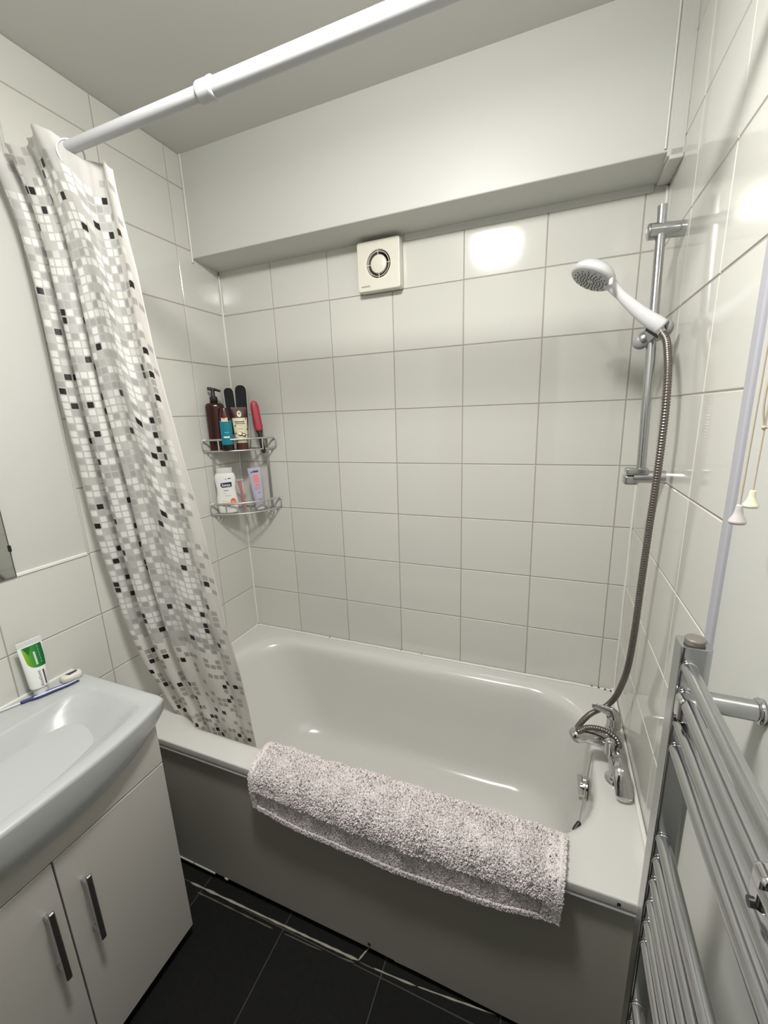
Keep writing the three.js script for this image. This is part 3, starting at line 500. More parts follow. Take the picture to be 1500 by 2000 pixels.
pull(1.5165, 0.88, 1.4055, rgb(0.78, 0.73, 0.55), rgb(0.52, 0.44, 0.32), 'light pull cord with cream cone handle and knotted loop', o => {
  part('knot', [new THREE.SphereGeometry(0.0026, 10, 8).translate(0, 1.499, 0), tube([[0, 1.499, 0], [-0.004, 1.525, 0.001], [-0.003, 1.56, 0.001], [0.001, 1.585, 0.001], [0.002, 1.55, 0], [0.0015, 1.515, 0]], 0.0011, 30, 6), tube([[0, 1.499, 0], [0.008, 1.4985, 0.004], [0.017, 1.499, 0.009]], 0.001, 12, 6)], std({ color: rgb(0.5, 0.42, 0.3), roughness: 0.85 }), o);
});
pull(1.4815, 0.95, 1.4015, rgb(0.55, 0.51, 0.50), rgb(0.50, 0.44, 0.33), 'light pull cord with dull grey cone handle hanging lowest');

// ---------------------------------------------------------------- vanity unit and basin
{
  const xf = 0.362, z0 = 0.848, z1 = 1.398, zm = 1.1225, y0 = 0.042;
  const o = thing('vanity_unit', 'white two-door vanity cabinet under the basin', 'cabinet');
  part('carcass', [slab(0.004, xf - 0.021, 0.045, 0.63, z0 + 0.001, z1 - 0.001)], M.cabinet, o);
  for (const z of [z0 + 0.001, z1 - 0.017]) part('side_panel', slab(0.004, xf - 0.021, 0.63, 0.7605, z, z + 0.016), M.cabinet, o);
  part('plinth', slab(0.02, xf - 0.07, 0, 0.046, z0 + 0.01, z1 - 0.01), M.black, o);
  part('fascia', span(xf - 0.02, xf, 0.634, 0.768, z0, z1, 0.0015), M.cabinet, o);
  for (const [a, b, hz] of [[z0, zm - 0.0015, 1.080], [zm + 0.0015, z1, 1.156]]) {
    const d = part('door', span(xf - 0.018, xf, y0, 0.6305, a, b, 0.0018), M.cabinet, o);
    part('handle', [box(0.008, 0.188, 0.012, xf + 0.027, 0.459, hz, 0.0035, 3), span(xf - 0.001, xf + 0.026, 0.523, 0.534, hz - 0.0045, hz + 0.0045, 0.003), span(xf - 0.001, xf + 0.026, 0.384, 0.395, hz - 0.0045, hz + 0.0045, 0.003)], M.satin, d, 'chrome bar handle');
  }
}
{
  // basin: outline bowed at the front, flat back shelf against the wall, deep bowl
  const zc = 1.1225, hw = 0.307, n = 96;
  const front = t => 0.372 + 0.040 * (1 - Math.pow(Math.abs(t), 2.6));      // x of the front edge, t = -1..1 across
  const loop = (x0, sx, inset, y, r = 0.02) => {    // closed loop: along front, down one side, along back, up the other
    const W = hw - inset, out = [];
    const c = []; const K = 30;
    for (let i = 0; i <= K; i++) { const t = -1 + 2 * i / K; c.push([front(t) - inset + sx, t * W]); }
    const xb = x0 + 0.0;
    const poly = [...c, [xb, W], [xb, -W]];
    // rounded corners by Chaikin on the corner points only
    const res = [];
    const m = poly.length;
    for (let i = 0; i < m; i++) {
      const p = poly[i], a = poly[(i + m - 1) % m], b = poly[(i + 1) % m];
      const corner = i === 0 || i >= K;
      if (!corner) { res.push(p); continue; }
      const la = Math.hypot(a[0] - p[0], a[1] - p[1]), lb = Math.hypot(b[0] - p[0], b[1] - p[1]), ra = Math.min(r, la * 0.49), rb = Math.min(r, lb * 0.49);
      const A = [p[0] + (a[0] - p[0]) / la * ra, p[1] + (a[1] - p[1]) / la * ra], B = [p[0] + (b[0] - p[0]) / lb * rb, p[1] + (b[1] - p[1]) / lb * rb];
      for (let k = 0; k <= 6; k++) { const t = k / 6; res.push([(1 - t) * (1 - t) * A[0] + 2 * t * (1 - t) * p[0] + t * t * B[0], (1 - t) * (1 - t) * A[1] + 2 * t * (1 - t) * p[1] + t * t * B[1]]); }
    }
    // resample to n points by arc length
    const L = [0]; for (let i = 1; i <= res.length; i++) { const p = res[i % res.length], q = res[i - 1]; L.push(L[i - 1] + Math.hypot(p[0] - q[0], p[1] - q[1])); }
    for (let i = 0; i < n; i++) { const s = i / n * L[L.length - 1]; let k = 1; while (L[k] < s) k++; const t = (s - L[k - 1]) / Math.max(1e-9, L[k] - L[k - 1]), p = res[k - 1], q = res[k % res.length]; out.push([p[0] + (q[0] - p[0]) * t, y, zc + p[1] + (q[1] - p[1]) * t]); }
    return out;
  };
  const dip = (row, f) => row.map(q => [q[0], q[1] + f(q[0], q[2] - zc), q[2]]);
  const rows = [];
  const belly = (x, z) => -0.075 * Math.pow(Math.max(0, Math.cos(z / hw * Math.PI / 2)), 0.7) * THREE.MathUtils.smoothstep(x, 0.05, 0.34);
  rows.push(dip(loop(0.006, -0.20, 0.05, 0.762), () => 0.0));
  rows.push(dip(loop(0.004, -0.034, 0.008, 0.763), belly));
  rows.push(dip(loop(0.003, -0.016, 0.003, 0.767), (x, z) => belly(x, z) * 0.8));
  rows.push(dip(loop(0.002, -0.005, 0.0006, 0.782), (x, z) => belly(x, z) * 0.4));
  rows.push(loop(0.001, 0, 0, 0.806)); rows.push(loop(0.001, 0, 0.0008, 0.8125)); rows.push(loop(0.002, 0, 0.004, 0.8165)); rows.push(loop(0.004, 0, 0.009, 0.8175));
  for (let i = 0; i <= 18; i++) { const t = i / 18, k = 0.5 - 0.5 * Math.cos(Math.PI * Math.pow(t, 0.6)); rows.push(loop(0.098 + 0.135 * t, -0.062 * t * t, 0.030 + 0.238 * t, 0.817 - 0.137 * k, 0.03 + 0.10 * Math.sin(Math.PI * Math.min(1, t * 1.1)))); }
  const o = thing('basin', 'glossy white ceramic washbasin with bowed front on the vanity cabinet', 'basin');
  part('bowl', loft(rows, { cap0: true, cap1: true, flip: true }), M.ceramic, o);
  part('back_sealant', tube([[0.002, 0.8185, 0.82], [0.003, 0.819, 1.0], [0.002, 0.8185, 1.2], [0.003, 0.8185, 1.42]], 0.004, 40, 8), M.silicone, o);
  part('waste', [lathe([[0, 0.687], [0.018, 0.6865], [0.022, 0.684], [0.031, 0.6815], [0.032, 0.676]], 32).translate(0.262, 0, 1.125)], M.chrome, o, 'chrome waste plug');
}
// ---- things on the basin shelf
const flatUV = (g, x0, x1, y0, y1) => { const P = g.attributes.position, u = new Float32Array(P.count * 2); for (let i = 0; i < P.count; i++) { u[i * 2] = (P.getX(i) - x0) / (x1 - x0); u[i * 2 + 1] = (P.getY(i) - y0) / (y1 - y0); } g.setAttribute('uv', new THREE.BufferAttribute(u, 2)); return g; };
// bottle body: rows of [y, half width, half depth, squareness]; offset x optional
function body(rows, n = 48) {
  return loft(rows.map(([y, a, b, e = 2, ox = 0, oz = 0]) => { const r = []; for (let i = 0; i < n; i++) { const t = i / n * Math.PI * 2, c = Math.cos(t), s = Math.sin(t); r.push([ox + a * Math.sign(c) * Math.pow(Math.abs(c), 2 / e), y, oz + b * Math.sign(s) * Math.pow(Math.abs(s), 2 / e)]); } return r; }), { cap0: true, cap1: true });
}
{
  const o = thing('toothpaste_tube', 'green and white toothpaste tube standing on its cap on the basin', 'toothpaste', [0.034, 0.8175, 0.921], Math.PI / 2 - 0.10);
  o.scale.setScalar(0.94);
  part('cap', body([[0, 0.0165, 0.0165], [0.001, 0.0172, 0.0172], [0.024, 0.0155, 0.0155], [0.025, 0.0145, 0.0145]]), M.whitePlastic, o);
  const t = canvasTex(512, 1024, (c, w, h) => {
    c.fillStyle = '#eef0ec'; c.fillRect(0, 0, w, h);
    c.save(); c.beginPath(); c.moveTo(70, 120); c.lineTo(470, 120); c.lineTo(480, 590); c.bezierCurveTo(380, 550, 160, 620, 100, 420); c.closePath(); c.clip();
    const g = c.createLinearGradient(60, 0, 480, 0); g.addColorStop(0, '#9fbf3a'); g.addColorStop(0.28, '#5f9a28'); g.addColorStop(0.5, '#2c8a3e'); g.addColorStop(1, '#0d5a30'); c.fillStyle = g; c.fillRect(0, 100, w, 560);
    c.fillStyle = '#1d6b2b'; c.beginPath(); c.moveTo(90, 120); c.lineTo(260, 120); c.lineTo(180, 290); c.closePath(); c.fill();
    c.fillStyle = '#c9d3c2'; c.fillRect(265, 250, 42, 260); c.fillStyle = '#a9c9a4'; for (let i = 0; i < 6; i++) c.fillRect(376, 150 + i * 62, 10, 44);
    c.restore();
    c.save(); c.translate(300, 960); c.rotate(-Math.PI / 2); c.fillStyle = '#4a544c'; c.font = 'bold 84px sans-serif'; c.fillText('AloeDent', 0, 0, 330); c.restore();
    c.fillStyle = '#5b4560'; c.beginPath(); c.roundRect ? c.roundRect(340, 640, 38, 310, 16) : c.rect(340, 640, 38, 310); c.fill(); c.fillStyle = '#b7a9b8'; c.fillRect(400, 690, 14, 240);
  });
  const g = body([[0.025, 0.0215, 0.0175], [0.028, 0.0225, 0.018], [0.06, 0.0245, 0.0165, 2, 0, 0], [0.10, 0.0265, 0.0115], [0.135, 0.0285, 0.006], [0.155, 0.0295, 0.0026], [0.158, 0.0295, 0.0014, 4], [0.170, 0.0298, 0.0012, 4]]);
  part('sleeve', flatUV(g, -0.030, 0.030, 0.02, 0.172), std({ map: t, roughness: 0.3 }), o);
  part('crimp', box(0.060, 0.015, 0.0036, 0, 0.1645, 0, 0.0012), M.whitePlastic, o);
}
{
  const o = thing('floss_box', 'small rounded white dental floss box with dark label on the basin', 'floss box', [0.045, 0.8175, 0.849], Math.PI / 2 - 0.25); o.scale.setScalar(1.1);
  part('case', body([[0, 0.021, 0.013, 2.6], [0.002, 0.0235, 0.0155, 2.6], [0.009, 0.0245, 0.0165, 2.6], [0.0145, 0.0225, 0.0148, 2.6], [0.0165, 0.019, 0.0115, 2.6]]), std({ color: rgb(0.72, 0.70, 0.63), roughness: 0.35 }), o);
  const s = new THREE.Shape(); s.moveTo(-0.012, 0.004); s.lineTo(0.016, 0.0065); s.lineTo(0.012, -0.003); s.lineTo(-0.005, -0.0075); s.closePath();
  part('label_sticker', new THREE.ExtrudeGeometry(s, { depth: 0.0008, bevelEnabled: false }).rotateX(-Math.PI / 2).translate(0, 0.0162, 0.001), std({ color: rgb(0.045, 0.03, 0.06), roughness: 0.5 }), o, 'dark purple label');
}
{
  const o = thing('toothbrush', 'dark blue and white toothbrush lying on the basin edge', 'toothbrush');
  const y = 0.8215, A = [0.078, y, 0.850], B = [0.060, y + 0.001, 0.905], C = [0.034, y, 0.965], D = [0.010, y + 0.002, 1.035];
  part('handle', tube([A, [0.071, y, 0.876], B, [0.048, y, 0.935], C], 0.0042, 40, 10), std({ color: rgb(0.62, 0.64, 0.70), roughness: 0.3 }), o);
  const off = (q, d) => [q[0] + d, q[1] + 0.001, q[2] + d * 0.35];
  part('grip', [tube([off(A, 0.003), off([0.071, y, 0.876], 0.0048), off(B, 0.006), off([0.048, y, 0.935], 0.0066), off(C, 0.001)], 0.0026, 40, 8), tube([off(A, -0.003), off([0.071, y, 0.876], -0.0048), off(B, -0.006), off([0.048, y, 0.935], -0.0066), off(C, -0.001)], 0.0026, 40, 8), capsule([0.0425, y + 0.0005, 0.945], [0.034, y + 0.0005, 0.966], 0.0046, 12)], std({ color: rgb(0.02, 0.028, 0.17), roughness: 0.4 }), o, 'dark blue rubber grip');
  part('neck', tube([C, [0.024, y + 0.001, 0.995], D], 0.0024, 20, 8), M.whitePlastic, o);
  part('head', box(0.012, 0.005, 0.028, 0, 0, 0, 0.0025).rotateY(-0.33).translate(0.004 + 0.008, y + 0.002, 1.047), M.whitePlastic, o);
  part('bristles', box(0.009, 0.009, 0.022, 0, 0.006, 0, 0.001).rotateY(-0.33).translate(0.012, y + 0.002, 1.047), std({ color: rgb(0.6, 0.65, 0.7), roughness: 0.8 }), o);
}
{
  const o = thing('wall_mirror', 'frameless mirror with dark edge on the wall above the basin', 'mirror');
  part('glass', slab(0.0005, 0.0045, 1.1475, 1.84, 0.899, 1.345), std({ color: rgb(0.72, 0.74, 0.72), metalness: 1, roughness: 0.04 }), o);
  part('edge', [slab(-0.003, 0.0047, 1.1455, 1.1478, 0.897, 1.347), slab(-0.003, 0.0047, 1.1455, 1.842, 0.897, 0.8993), slab(-0.003, 0.0047, 1.1455, 1.842, 1.3447, 1.347), slab(-0.003, 0.0047, 1.8397, 1.842, 0.897, 1.347)], std({ color: rgb(0.06, 0.06, 0.05), roughness: 0.5 }), o);
  part('clip', span(0.0, 0.008, 1.215, 1.232, 0.895, 0.9005, 0.001), M.black, o);
}

// ---------------------------------------------------------------- corner shelf
const YU = 1.408, YL = 1.148;      // shelf floors
{
  const o = thing('corner_shelf', 'two-tier silver wire corner shelf in the tiled corner', 'corner shelf');
  const arc = (r, y, n = 14, a0 = 0.05, a1 = Math.PI / 2 - 0.05, bulge = 0) => { const q = []; for (let i = 0; i <= n; i++) { const a = a0 + (a1 - a0) * i / n; q.push([r * Math.cos(a) + bulge, y, r * Math.sin(a) + bulge]); } return q; };
  for (const y of [YU, YL]) {
    const tier = new THREE.Group(); tier.name = 'tier'; o.add(tier);
    const R = 0.197;
    part('front_rail', [tube([[0.203, y + 0.045, 0.008], ...arc(R, y + 0.045, 14, 0.10, Math.PI / 2 - 0.10), [0.008, y + 0.045, 0.205]], 0.0038, 60, 10).translate(0, 0, 0)], M.alu, tier);
    part('end_loop', tube([[0.203, y + 0.045, 0.009], [0.209, y + 0.040, 0.008], [0.209, y + 0.012, 0.008], [0.203, y + 0.004, 0.009], [0.19, y + 0.002, 0.012]], 0.0026, 24, 8), M.alu, tier);
    part('end_loop', tube([[0.009, y + 0.045, 0.205], [0.008, y + 0.040, 0.211], [0.008, y + 0.012, 0.211], [0.009, y + 0.004, 0.205], [0.012, y + 0.002, 0.19]], 0.0026, 24, 8), M.alu, tier);
    part('base_rim', [tube([[0.006, y, 0.006], [0.1, y, 0.006], [0.195, y, 0.008]], 0.0028, 12, 8), tube([[0.006, y, 0.006], [0.006, y, 0.1], [0.008, y, 0.195]], 0.0028, 12, 8), tube(arc(0.195, y, 14, 0.04, Math.PI / 2 - 0.04), 0.003, 40, 8)], M.alu, tier);
    for (const a of [0.34, Math.PI / 2 - 0.34]) part('rail_post', rod([0.197 * Math.cos(a), y - 0.001, 0.197 * Math.sin(a)], [0.197 * Math.cos(a), y + 0.046, 0.197 * Math.sin(a)], 0.0032, 0.0032, 10), M.alu, tier);
    for (let i = -6; i <= 6; i++) { const d = i * 0.0205; // slats run out from the corner along the diagonal
      const k = Math.abs(d), s0 = k * Math.SQRT1_2 * 1.0 + 0.006, far = Math.sqrt(Math.max(0, 0.193 * 0.193 - k * k)); if (far < k + 0.02) continue;
      const ux = Math.SQRT1_2, P = t => [ux * t + ux * d, y, ux * t - ux * d];
      part('slat', rod(P(k + 0.006), P(far), 0.0022, 0.0022, 8), M.alu, tier); }
  }
  part('upright', [span(0.150, 0.166, YL - 0.03, YU + 0.047, 0.001, 0.0045, 0.0015)], M.alu, o);
  part('upright', [span(0.001, 0.0045, YL - 0.03, YU + 0.047, 0.150, 0.166, 0.0015)], M.alu, o);
  part('hook', tube([[0.158, YL - 0.02, 0.004], [0.159, YL - 0.034, 0.012], [0.160, YL - 0.034, 0.022], [0.16, YL - 0.024, 0.028]], 0.003, 20, 8), M.alu, o);
  part('hook', tube([[0.004, YL - 0.02, 0.158], [0.012, YL - 0.034, 0.159], [0.022, YL - 0.034, 0.160], [0.028, YL - 0.024, 0.16]], 0.003, 20, 8), M.alu, o);
}
const FACE = 0.71;      // turned towards the middle of the room
{ // tall dark pump bottle
  const o = thing('pump_bottle', 'tall dark brown pump dispenser bottle on the upper shelf', 'bottle', [0.032, YU + 0.003, 0.146], FACE); o.scale.set(0.95, 1, 0.95);
  const brown = phy({ color: rgb(0.035, 0.008, 0.006), roughness: 0.18 });
  part('body', body([[0, 0.034, 0.030, 2.6], [0.002, 0.037, 0.033, 2.6], [0.17, 0.037, 0.033, 2.6], [0.180, 0.035, 0.031, 2.6], [0.185, 0.028, 0.024, 2.4], [0.187, 0.016, 0.015, 2]]), brown, o);
  const pm = part('pump', [lathe([[0, 0.186], [0.0155, 0.186], [0.0155, 0.208], [0.013, 0.211], [0.008, 0.212], [0.008, 0.236], [0, 0.236]], 28), box(0.030, 0.009, 0.016, -0.004, 0.239, 0, 0.004, 3), rod([0.006, 0.239, 0], [0.030, 0.231, 0.006], 0.0055, 0.0045, 12), rod([0.0, 0.24, 0], [-0.020, 0.243, 0], 0.006, 0.005, 12)], M.black, o);
}
{ // brown bottle with blue label
  const o = thing('blue_label_bottle', 'small brown bottle with a bright blue label on the upper shelf', 'bottle', [0.090, YU + 0.003, 0.160], FACE);
  const t = canvasTex(256, 512, (c, w, h) => { c.fillStyle = '#1a0a0a'; c.fillRect(0, 0, w, h); c.fillStyle = '#3d1114'; c.fillRect(0, 0, w, 130); c.fillStyle = '#16798c'; c.fillRect(18, 150, 238, 292); c.fillStyle = '#d8cdb6'; c.fillRect(54, 118, 130, 46); c.fillStyle = '#c96a3c'; c.fillRect(76, 118, 60, 12); c.fillStyle = '#6fc0cf'; c.fillRect(90, 290, 92, 9); c.fillStyle = '#cfe6ea'; c.fillRect(66, 340, 120, 20); });
  part('body', flatUV(body([[0, 0.021, 0.018, 2.6], [0.002, 0.0235, 0.020, 2.6], [0.118, 0.0235, 0.020, 2.6], [0.135, 0.021, 0.018, 2.4], [0.150, 0.017, 0.015, 2.2], [0.163, 0.0145, 0.0135, 2], [0.165, 0.012, 0.011, 2]]), -0.024, 0.024, 0, 0.165), std({ map: t, roughness: 0.25 }), o);
}
{ // coconut tube
  const o = thing('cream_tube', 'cream and brown cosmetic tube with coconut picture on the upper shelf', 'tube', [0.127, YU + 0.003, 0.119], FACE + 0.05);
  part('cap', body([[0, 0.0225, 0.019], [0.001, 0.0235, 0.02], [0.026, 0.0225, 0.019], [0.027, 0.021, 0.018]]), std({ color: rgb(0.07, 0.018, 0.01), roughness: 0.3 }), o, 'dark brown cap');
  const t = canvasTex(384, 640, (c, w, h) => {
    c.fillStyle = '#d8d2b4'; c.fillRect(0, 0, w, h); c.fillStyle = '#3f1616'; c.fillRect(0, 0, w, 190);
    c.fillStyle = '#ded6b8'; c.beginPath(); c.arc(192, 118, 56, 0, 7); c.fill(); c.fillStyle = '#3b2d20'; c.fillRect(160, 96, 64, 16); c.fillRect(166, 122, 52, 9);
    c.fillStyle = '#4a3c28'; c.fillRect(62, 250, 236, 20); c.fillRect(82, 286, 226, 14); c.fillStyle = '#857b5f'; c.fillRect(150, 322, 90, 8); c.fillRect(130, 372, 130, 6); c.fillRect(130, 392, 126, 6);
    c.fillStyle = '#3d2c1d'; for (const [x, y] of [[340, 210], [352, 400], [70, 330], [60, 470], [350, 500], [330, 600], [80, 590]]) { c.beginPath(); c.ellipse(x, y, 13, 20, 0.6, 0, 7); c.fill(); }
    c.fillStyle = '#5a4630'; c.beginPath(); c.ellipse(170, 480, 62, 42, 0, 0, 7); c.fill(); c.fillStyle = '#efead8'; c.beginPath(); c.ellipse(160, 470, 46, 26, 0, 0, 7); c.fill(); c.fillStyle = '#3a2c20'; c.beginPath(); c.ellipse(250, 500, 60, 34, 0.2, 0, 7); c.fill(); c.fillStyle = '#e5ddc6'; c.beginPath(); c.ellipse(250, 494, 38, 16, 0.2, 0, 7); c.fill();
  });
  part('sleeve', flatUV(body([[0.027, 0.0235, 0.019], [0.06, 0.0255, 0.017], [0.10, 0.0275, 0.011], [0.14, 0.0295, 0.0045], [0.158, 0.030, 0.0016, 4], [0.166, 0.030, 0.0013, 4]]), -0.03, 0.03, 0.027, 0.166), std({ map: t, roughness: 0.35 }), o);
}
{ // two foot files with black pads and pale rims
  const mk = (x, z, h, w, lean, label) => {
    const o = thing('foot_file', label, 'foot file', [x, YU + 0.003, z], FACE); o.rotation.order = 'YXZ'; o.rotation.z = lean; o.rotation.x = -0.02;
    const sh = (a, top, b) => { const s = new THREE.Shape(); s.moveTo(-a * 0.7, b); s.lineTo(a * 0.7, b); s.lineTo(a, b + 0.05); s.lineTo(a, top - a * 1.25); s.bezierCurveTo(a, top - a * 0.3, a * 0.6, top, 0, top); s.bezierCurveTo(-a * 0.6, top, -a, top - a * 0.3, -a, top - a * 1.25); s.lineTo(-a, b + 0.05); s.closePath(); return s; };
    part('backing', new THREE.ExtrudeGeometry(sh(w + 0.0045, h + 0.005, 0), { depth: 0.006, bevelEnabled: true, bevelSize: 0.001, bevelThickness: 0.001, bevelSegments: 2 }), std({ color: rgb(0.50, 0.47, 0.40), roughness: 0.4 }), o, 'pale plastic backing');
    part('pad', new THREE.ExtrudeGeometry(sh(w, h, 0.06), { depth: 0.003, bevelEnabled: true, bevelSize: 0.0008, bevelThickness: 0.0008, bevelSegments: 2 }).translate(0, 0, 0.0075), std({ color: rgb(0.008, 0.008, 0.012), roughness: 0.8 }), o, 'black pad');
  };
  mk(0.052, 0.066, 0.246, 0.0175, 0.04, 'black-padded foot file behind the blue-labelled bottle, shorter one');
  mk(0.078, 0.048, 0.256, 0.021, -0.03, 'black-padded foot file behind the cream tube, taller one');
}
{ // red hairbrush leaning in the shelf
  const o = thing('hair_brush', 'hairbrush with red pad and black handle at the shelf end', 'hair brush', [0.186, YU - 0.018, 0.062], FACE); o.rotation.order = 'YXZ'; o.rotation.z = 0.10; o.rotation.x = -0.12;
  part('handle', body([[0, 0.004, 0.003], [0.004, 0.0085, 0.006], [0.03, 0.0095, 0.007], [0.055, 0.0075, 0.006], [0.08, 0.0085, 0.006], [0.092, 0.0135, 0.007], [0.11, 0.0165, 0.007], [0.19, 0.0165, 0.007], [0.205, 0.013, 0.006], [0.211, 0.005, 0.004]]), M.black, o);
  part('pad', body([[0.092, 0.010, 0.006, 2, 0, 0.006], [0.10, 0.0155, 0.009, 2.4, 0, 0.006], [0.19, 0.0165, 0.009, 2.4, 0, 0.006], [0.206, 0.013, 0.008, 2.2, 0, 0.006], [0.213, 0.005, 0.005, 2, 0, 0.006]]), std({ color: rgb(0.42, 0.035, 0.06), roughness: 0.45 }), o, 'red rubber pad');
  const br = []; for (let r = 0; r < 5; r++) for (let k = 0; k < 16; k++) { const x = (r - 2) * 0.0055, y = 0.104 + k * 0.0062; br.push(rod([x, y, 0.013], [x * 1.15, y, 0.025], 0.0005, 0.0004, 5)); }
  part('bristles', br, std({ color: rgb(0.5, 0.06, 0.09), roughness: 0.5 }), o).userData.kind = 'stuff';
}
{ // white shower gel bottle
  const o = thing('shower_gel_bottle', 'white shower gel bottle with navy logo and orange dot on the lower shelf', 'bottle', [0.052, YL + 0.003, 0.158], FACE - 0.05);
  const t = canvasTex(512, 768, (c, w, h) => {
    c.fillStyle = '#e9e8e4'; c.fillRect(0, 0, w, h);
    c.fillStyle = '#33384a'; c.fillRect(268, 104, 14, 18); c.fillRect(284, 112, 10, 10); c.fillRect(326, 98, 72, 16);
    c.fillStyle = '#16224e'; c.beginPath(); c.moveTo(168, 182); c.lineTo(392, 172); c.quadraticCurveTo(404, 174, 404, 190); c.lineTo(400, 262); c.lineTo(190, 272); c.bezierCurveTo(130, 272, 126, 186, 168, 182); c.fill();
    c.fillStyle = '#f2f2f2'; c.font = 'bold 72px sans-serif'; c.fillText('Sanex', 168, 250, 220);
    c.fillStyle = '#2b3150'; c.font = 'bold 34px sans-serif'; c.fillText('EXPERT', 200, 340, 160); c.fillStyle = '#c99a93'; c.fillRect(180, 372, 70, 8); c.fillStyle = '#3a3c48'; c.font = '24px sans-serif'; c.fillText('SKIN HEALTH', 222, 436, 150);
    c.fillStyle = '#d8a79a'; c.fillRect(130, 524, 150, 8); c.fillStyle = '#dcb6ab'; c.fillRect(140, 556, 190, 76);
    c.fillStyle = '#dd5522'; c.beginPath(); c.arc(398, 548, 66, 0, 7); c.fill(); c.strokeStyle = '#f0b39a'; c.lineWidth = 4; c.beginPath(); c.arc(398, 548, 54, 0, 7); c.stroke(); c.fillStyle = '#f3cdb8'; c.fillRect(360, 530, 76, 8); c.fillRect(352, 546, 92, 10); c.fillRect(366, 564, 64, 7);
    c.fillStyle = '#c9a8a0'; c.fillRect(170, 664, 220, 7); c.fillRect(190, 684, 160, 6);
  });
  part('body', flatUV(body([[0, 0.030, 0.016, 2.4], [0.004, 0.037, 0.020, 2.4], [0.03, 0.041, 0.022, 2.4], [0.055, 0.0415, 0.022, 2.4], [0.085, 0.0375, 0.021, 2.4], [0.105, 0.0368, 0.021, 2.4], [0.135, 0.0405, 0.021, 2.4], [0.152, 0.0405, 0.0205, 2.4], [0.164, 0.036, 0.019, 2.4], [0.167, 0.031, 0.017, 2.4]]), -0.042, 0.042, 0, 0.168), std({ map: t, roughness: 0.28 }), o);
  part('flip_cap', body([[0.1665, 0.031, 0.0165, 2.4], [0.168, 0.0315, 0.017, 2.4], [0.186, 0.0315, 0.016, 2.6], [0.1885, 0.029, 0.014, 2.6]]), std({ color: rgb(0.62, 0.62, 0.60), roughness: 0.3 }), o);
}
{ // pink razor
  const o = thing('razor', 'pink plastic razor standing beside the white shower gel bottle', 'razor', [0.078, YL + 0.004, 0.086], FACE); o.rotation.order = 'YXZ'; o.rotation.z = 0.10;
  part('handle', body([[0, 0.004, 0.004], [0.003, 0.0062, 0.005], [0.05, 0.0062, 0.005], [0.09, 0.0058, 0.005], [0.118, 0.0078, 0.0045], [0.124, 0.004, 0.004]]), phy({ color: rgb(0.62, 0.25, 0.28), roughness: 0.25, transmission: 0.2, thickness: 0 }), o);
  part('blade_head', box(0.036, 0.009, 0.010, 0, 0.127, 0.002, 0.002), std({ color: rgb(0.42, 0.40, 0.38), roughness: 0.4 }), o, 'grey blade head');
}
{ // lavender tube
  const o = thing('lavender_tube', 'pale lavender squeeze tube with pink panel on the lower shelf', 'tube', [0.142, YL + 0.003, 0.066], FACE); o.rotation.order = 'YXZ'; o.rotation.z = 0.06; o.rotation.x = -0.05;
  part('cap', body([[0, 0.019, 0.0165], [0.001, 0.020, 0.0175], [0.020, 0.0192, 0.0168], [0.021, 0.018, 0.0155]]), std({ color: rgb(0.55, 0.54, 0.60), roughness: 0.3 }), o);
  const t = canvasTex(256, 640, (c, w, h) => { c.fillStyle = '#b3b1c2'; c.fillRect(0, 0, w, h); c.fillStyle = '#39425c'; c.fillRect(54, 60, 24, 26); c.fillRect(92, 50, 110, 34); c.fillStyle = '#e58a90'; c.beginPath(); c.roundRect ? c.roundRect(84, 116, 112, 158, 12) : c.rect(84, 116, 112, 158); c.fill(); c.fillStyle = '#d9747d'; for (let i = 0; i < 5; i++) c.fillRect(100, 134 + i * 28, 80, 8); c.fillStyle = '#6a5f73'; c.fillRect(98, 294, 92, 9); c.fillStyle = '#de8a92'; c.fillRect(92, 316, 108, 34); c.fillStyle = '#6f6a80'; c.fillRect(70, 366, 110, 7); c.fillRect(140, 420, 26, 26); c.fillStyle = '#4a4d66'; c.fillRect(122, 540, 22, 9); c.fillRect(150, 552, 40, 9); });
  part('sleeve', flatUV(body([[0.021, 0.0205, 0.0165], [0.06, 0.0225, 0.014], [0.11, 0.0245, 0.009], [0.155, 0.0262, 0.0032], [0.168, 0.0265, 0.0014, 4], [0.178, 0.0265, 0.0012, 4]]), -0.0265, 0.0265, 0.021, 0.178), std({ map: t, roughness: 0.3 }), o);
}

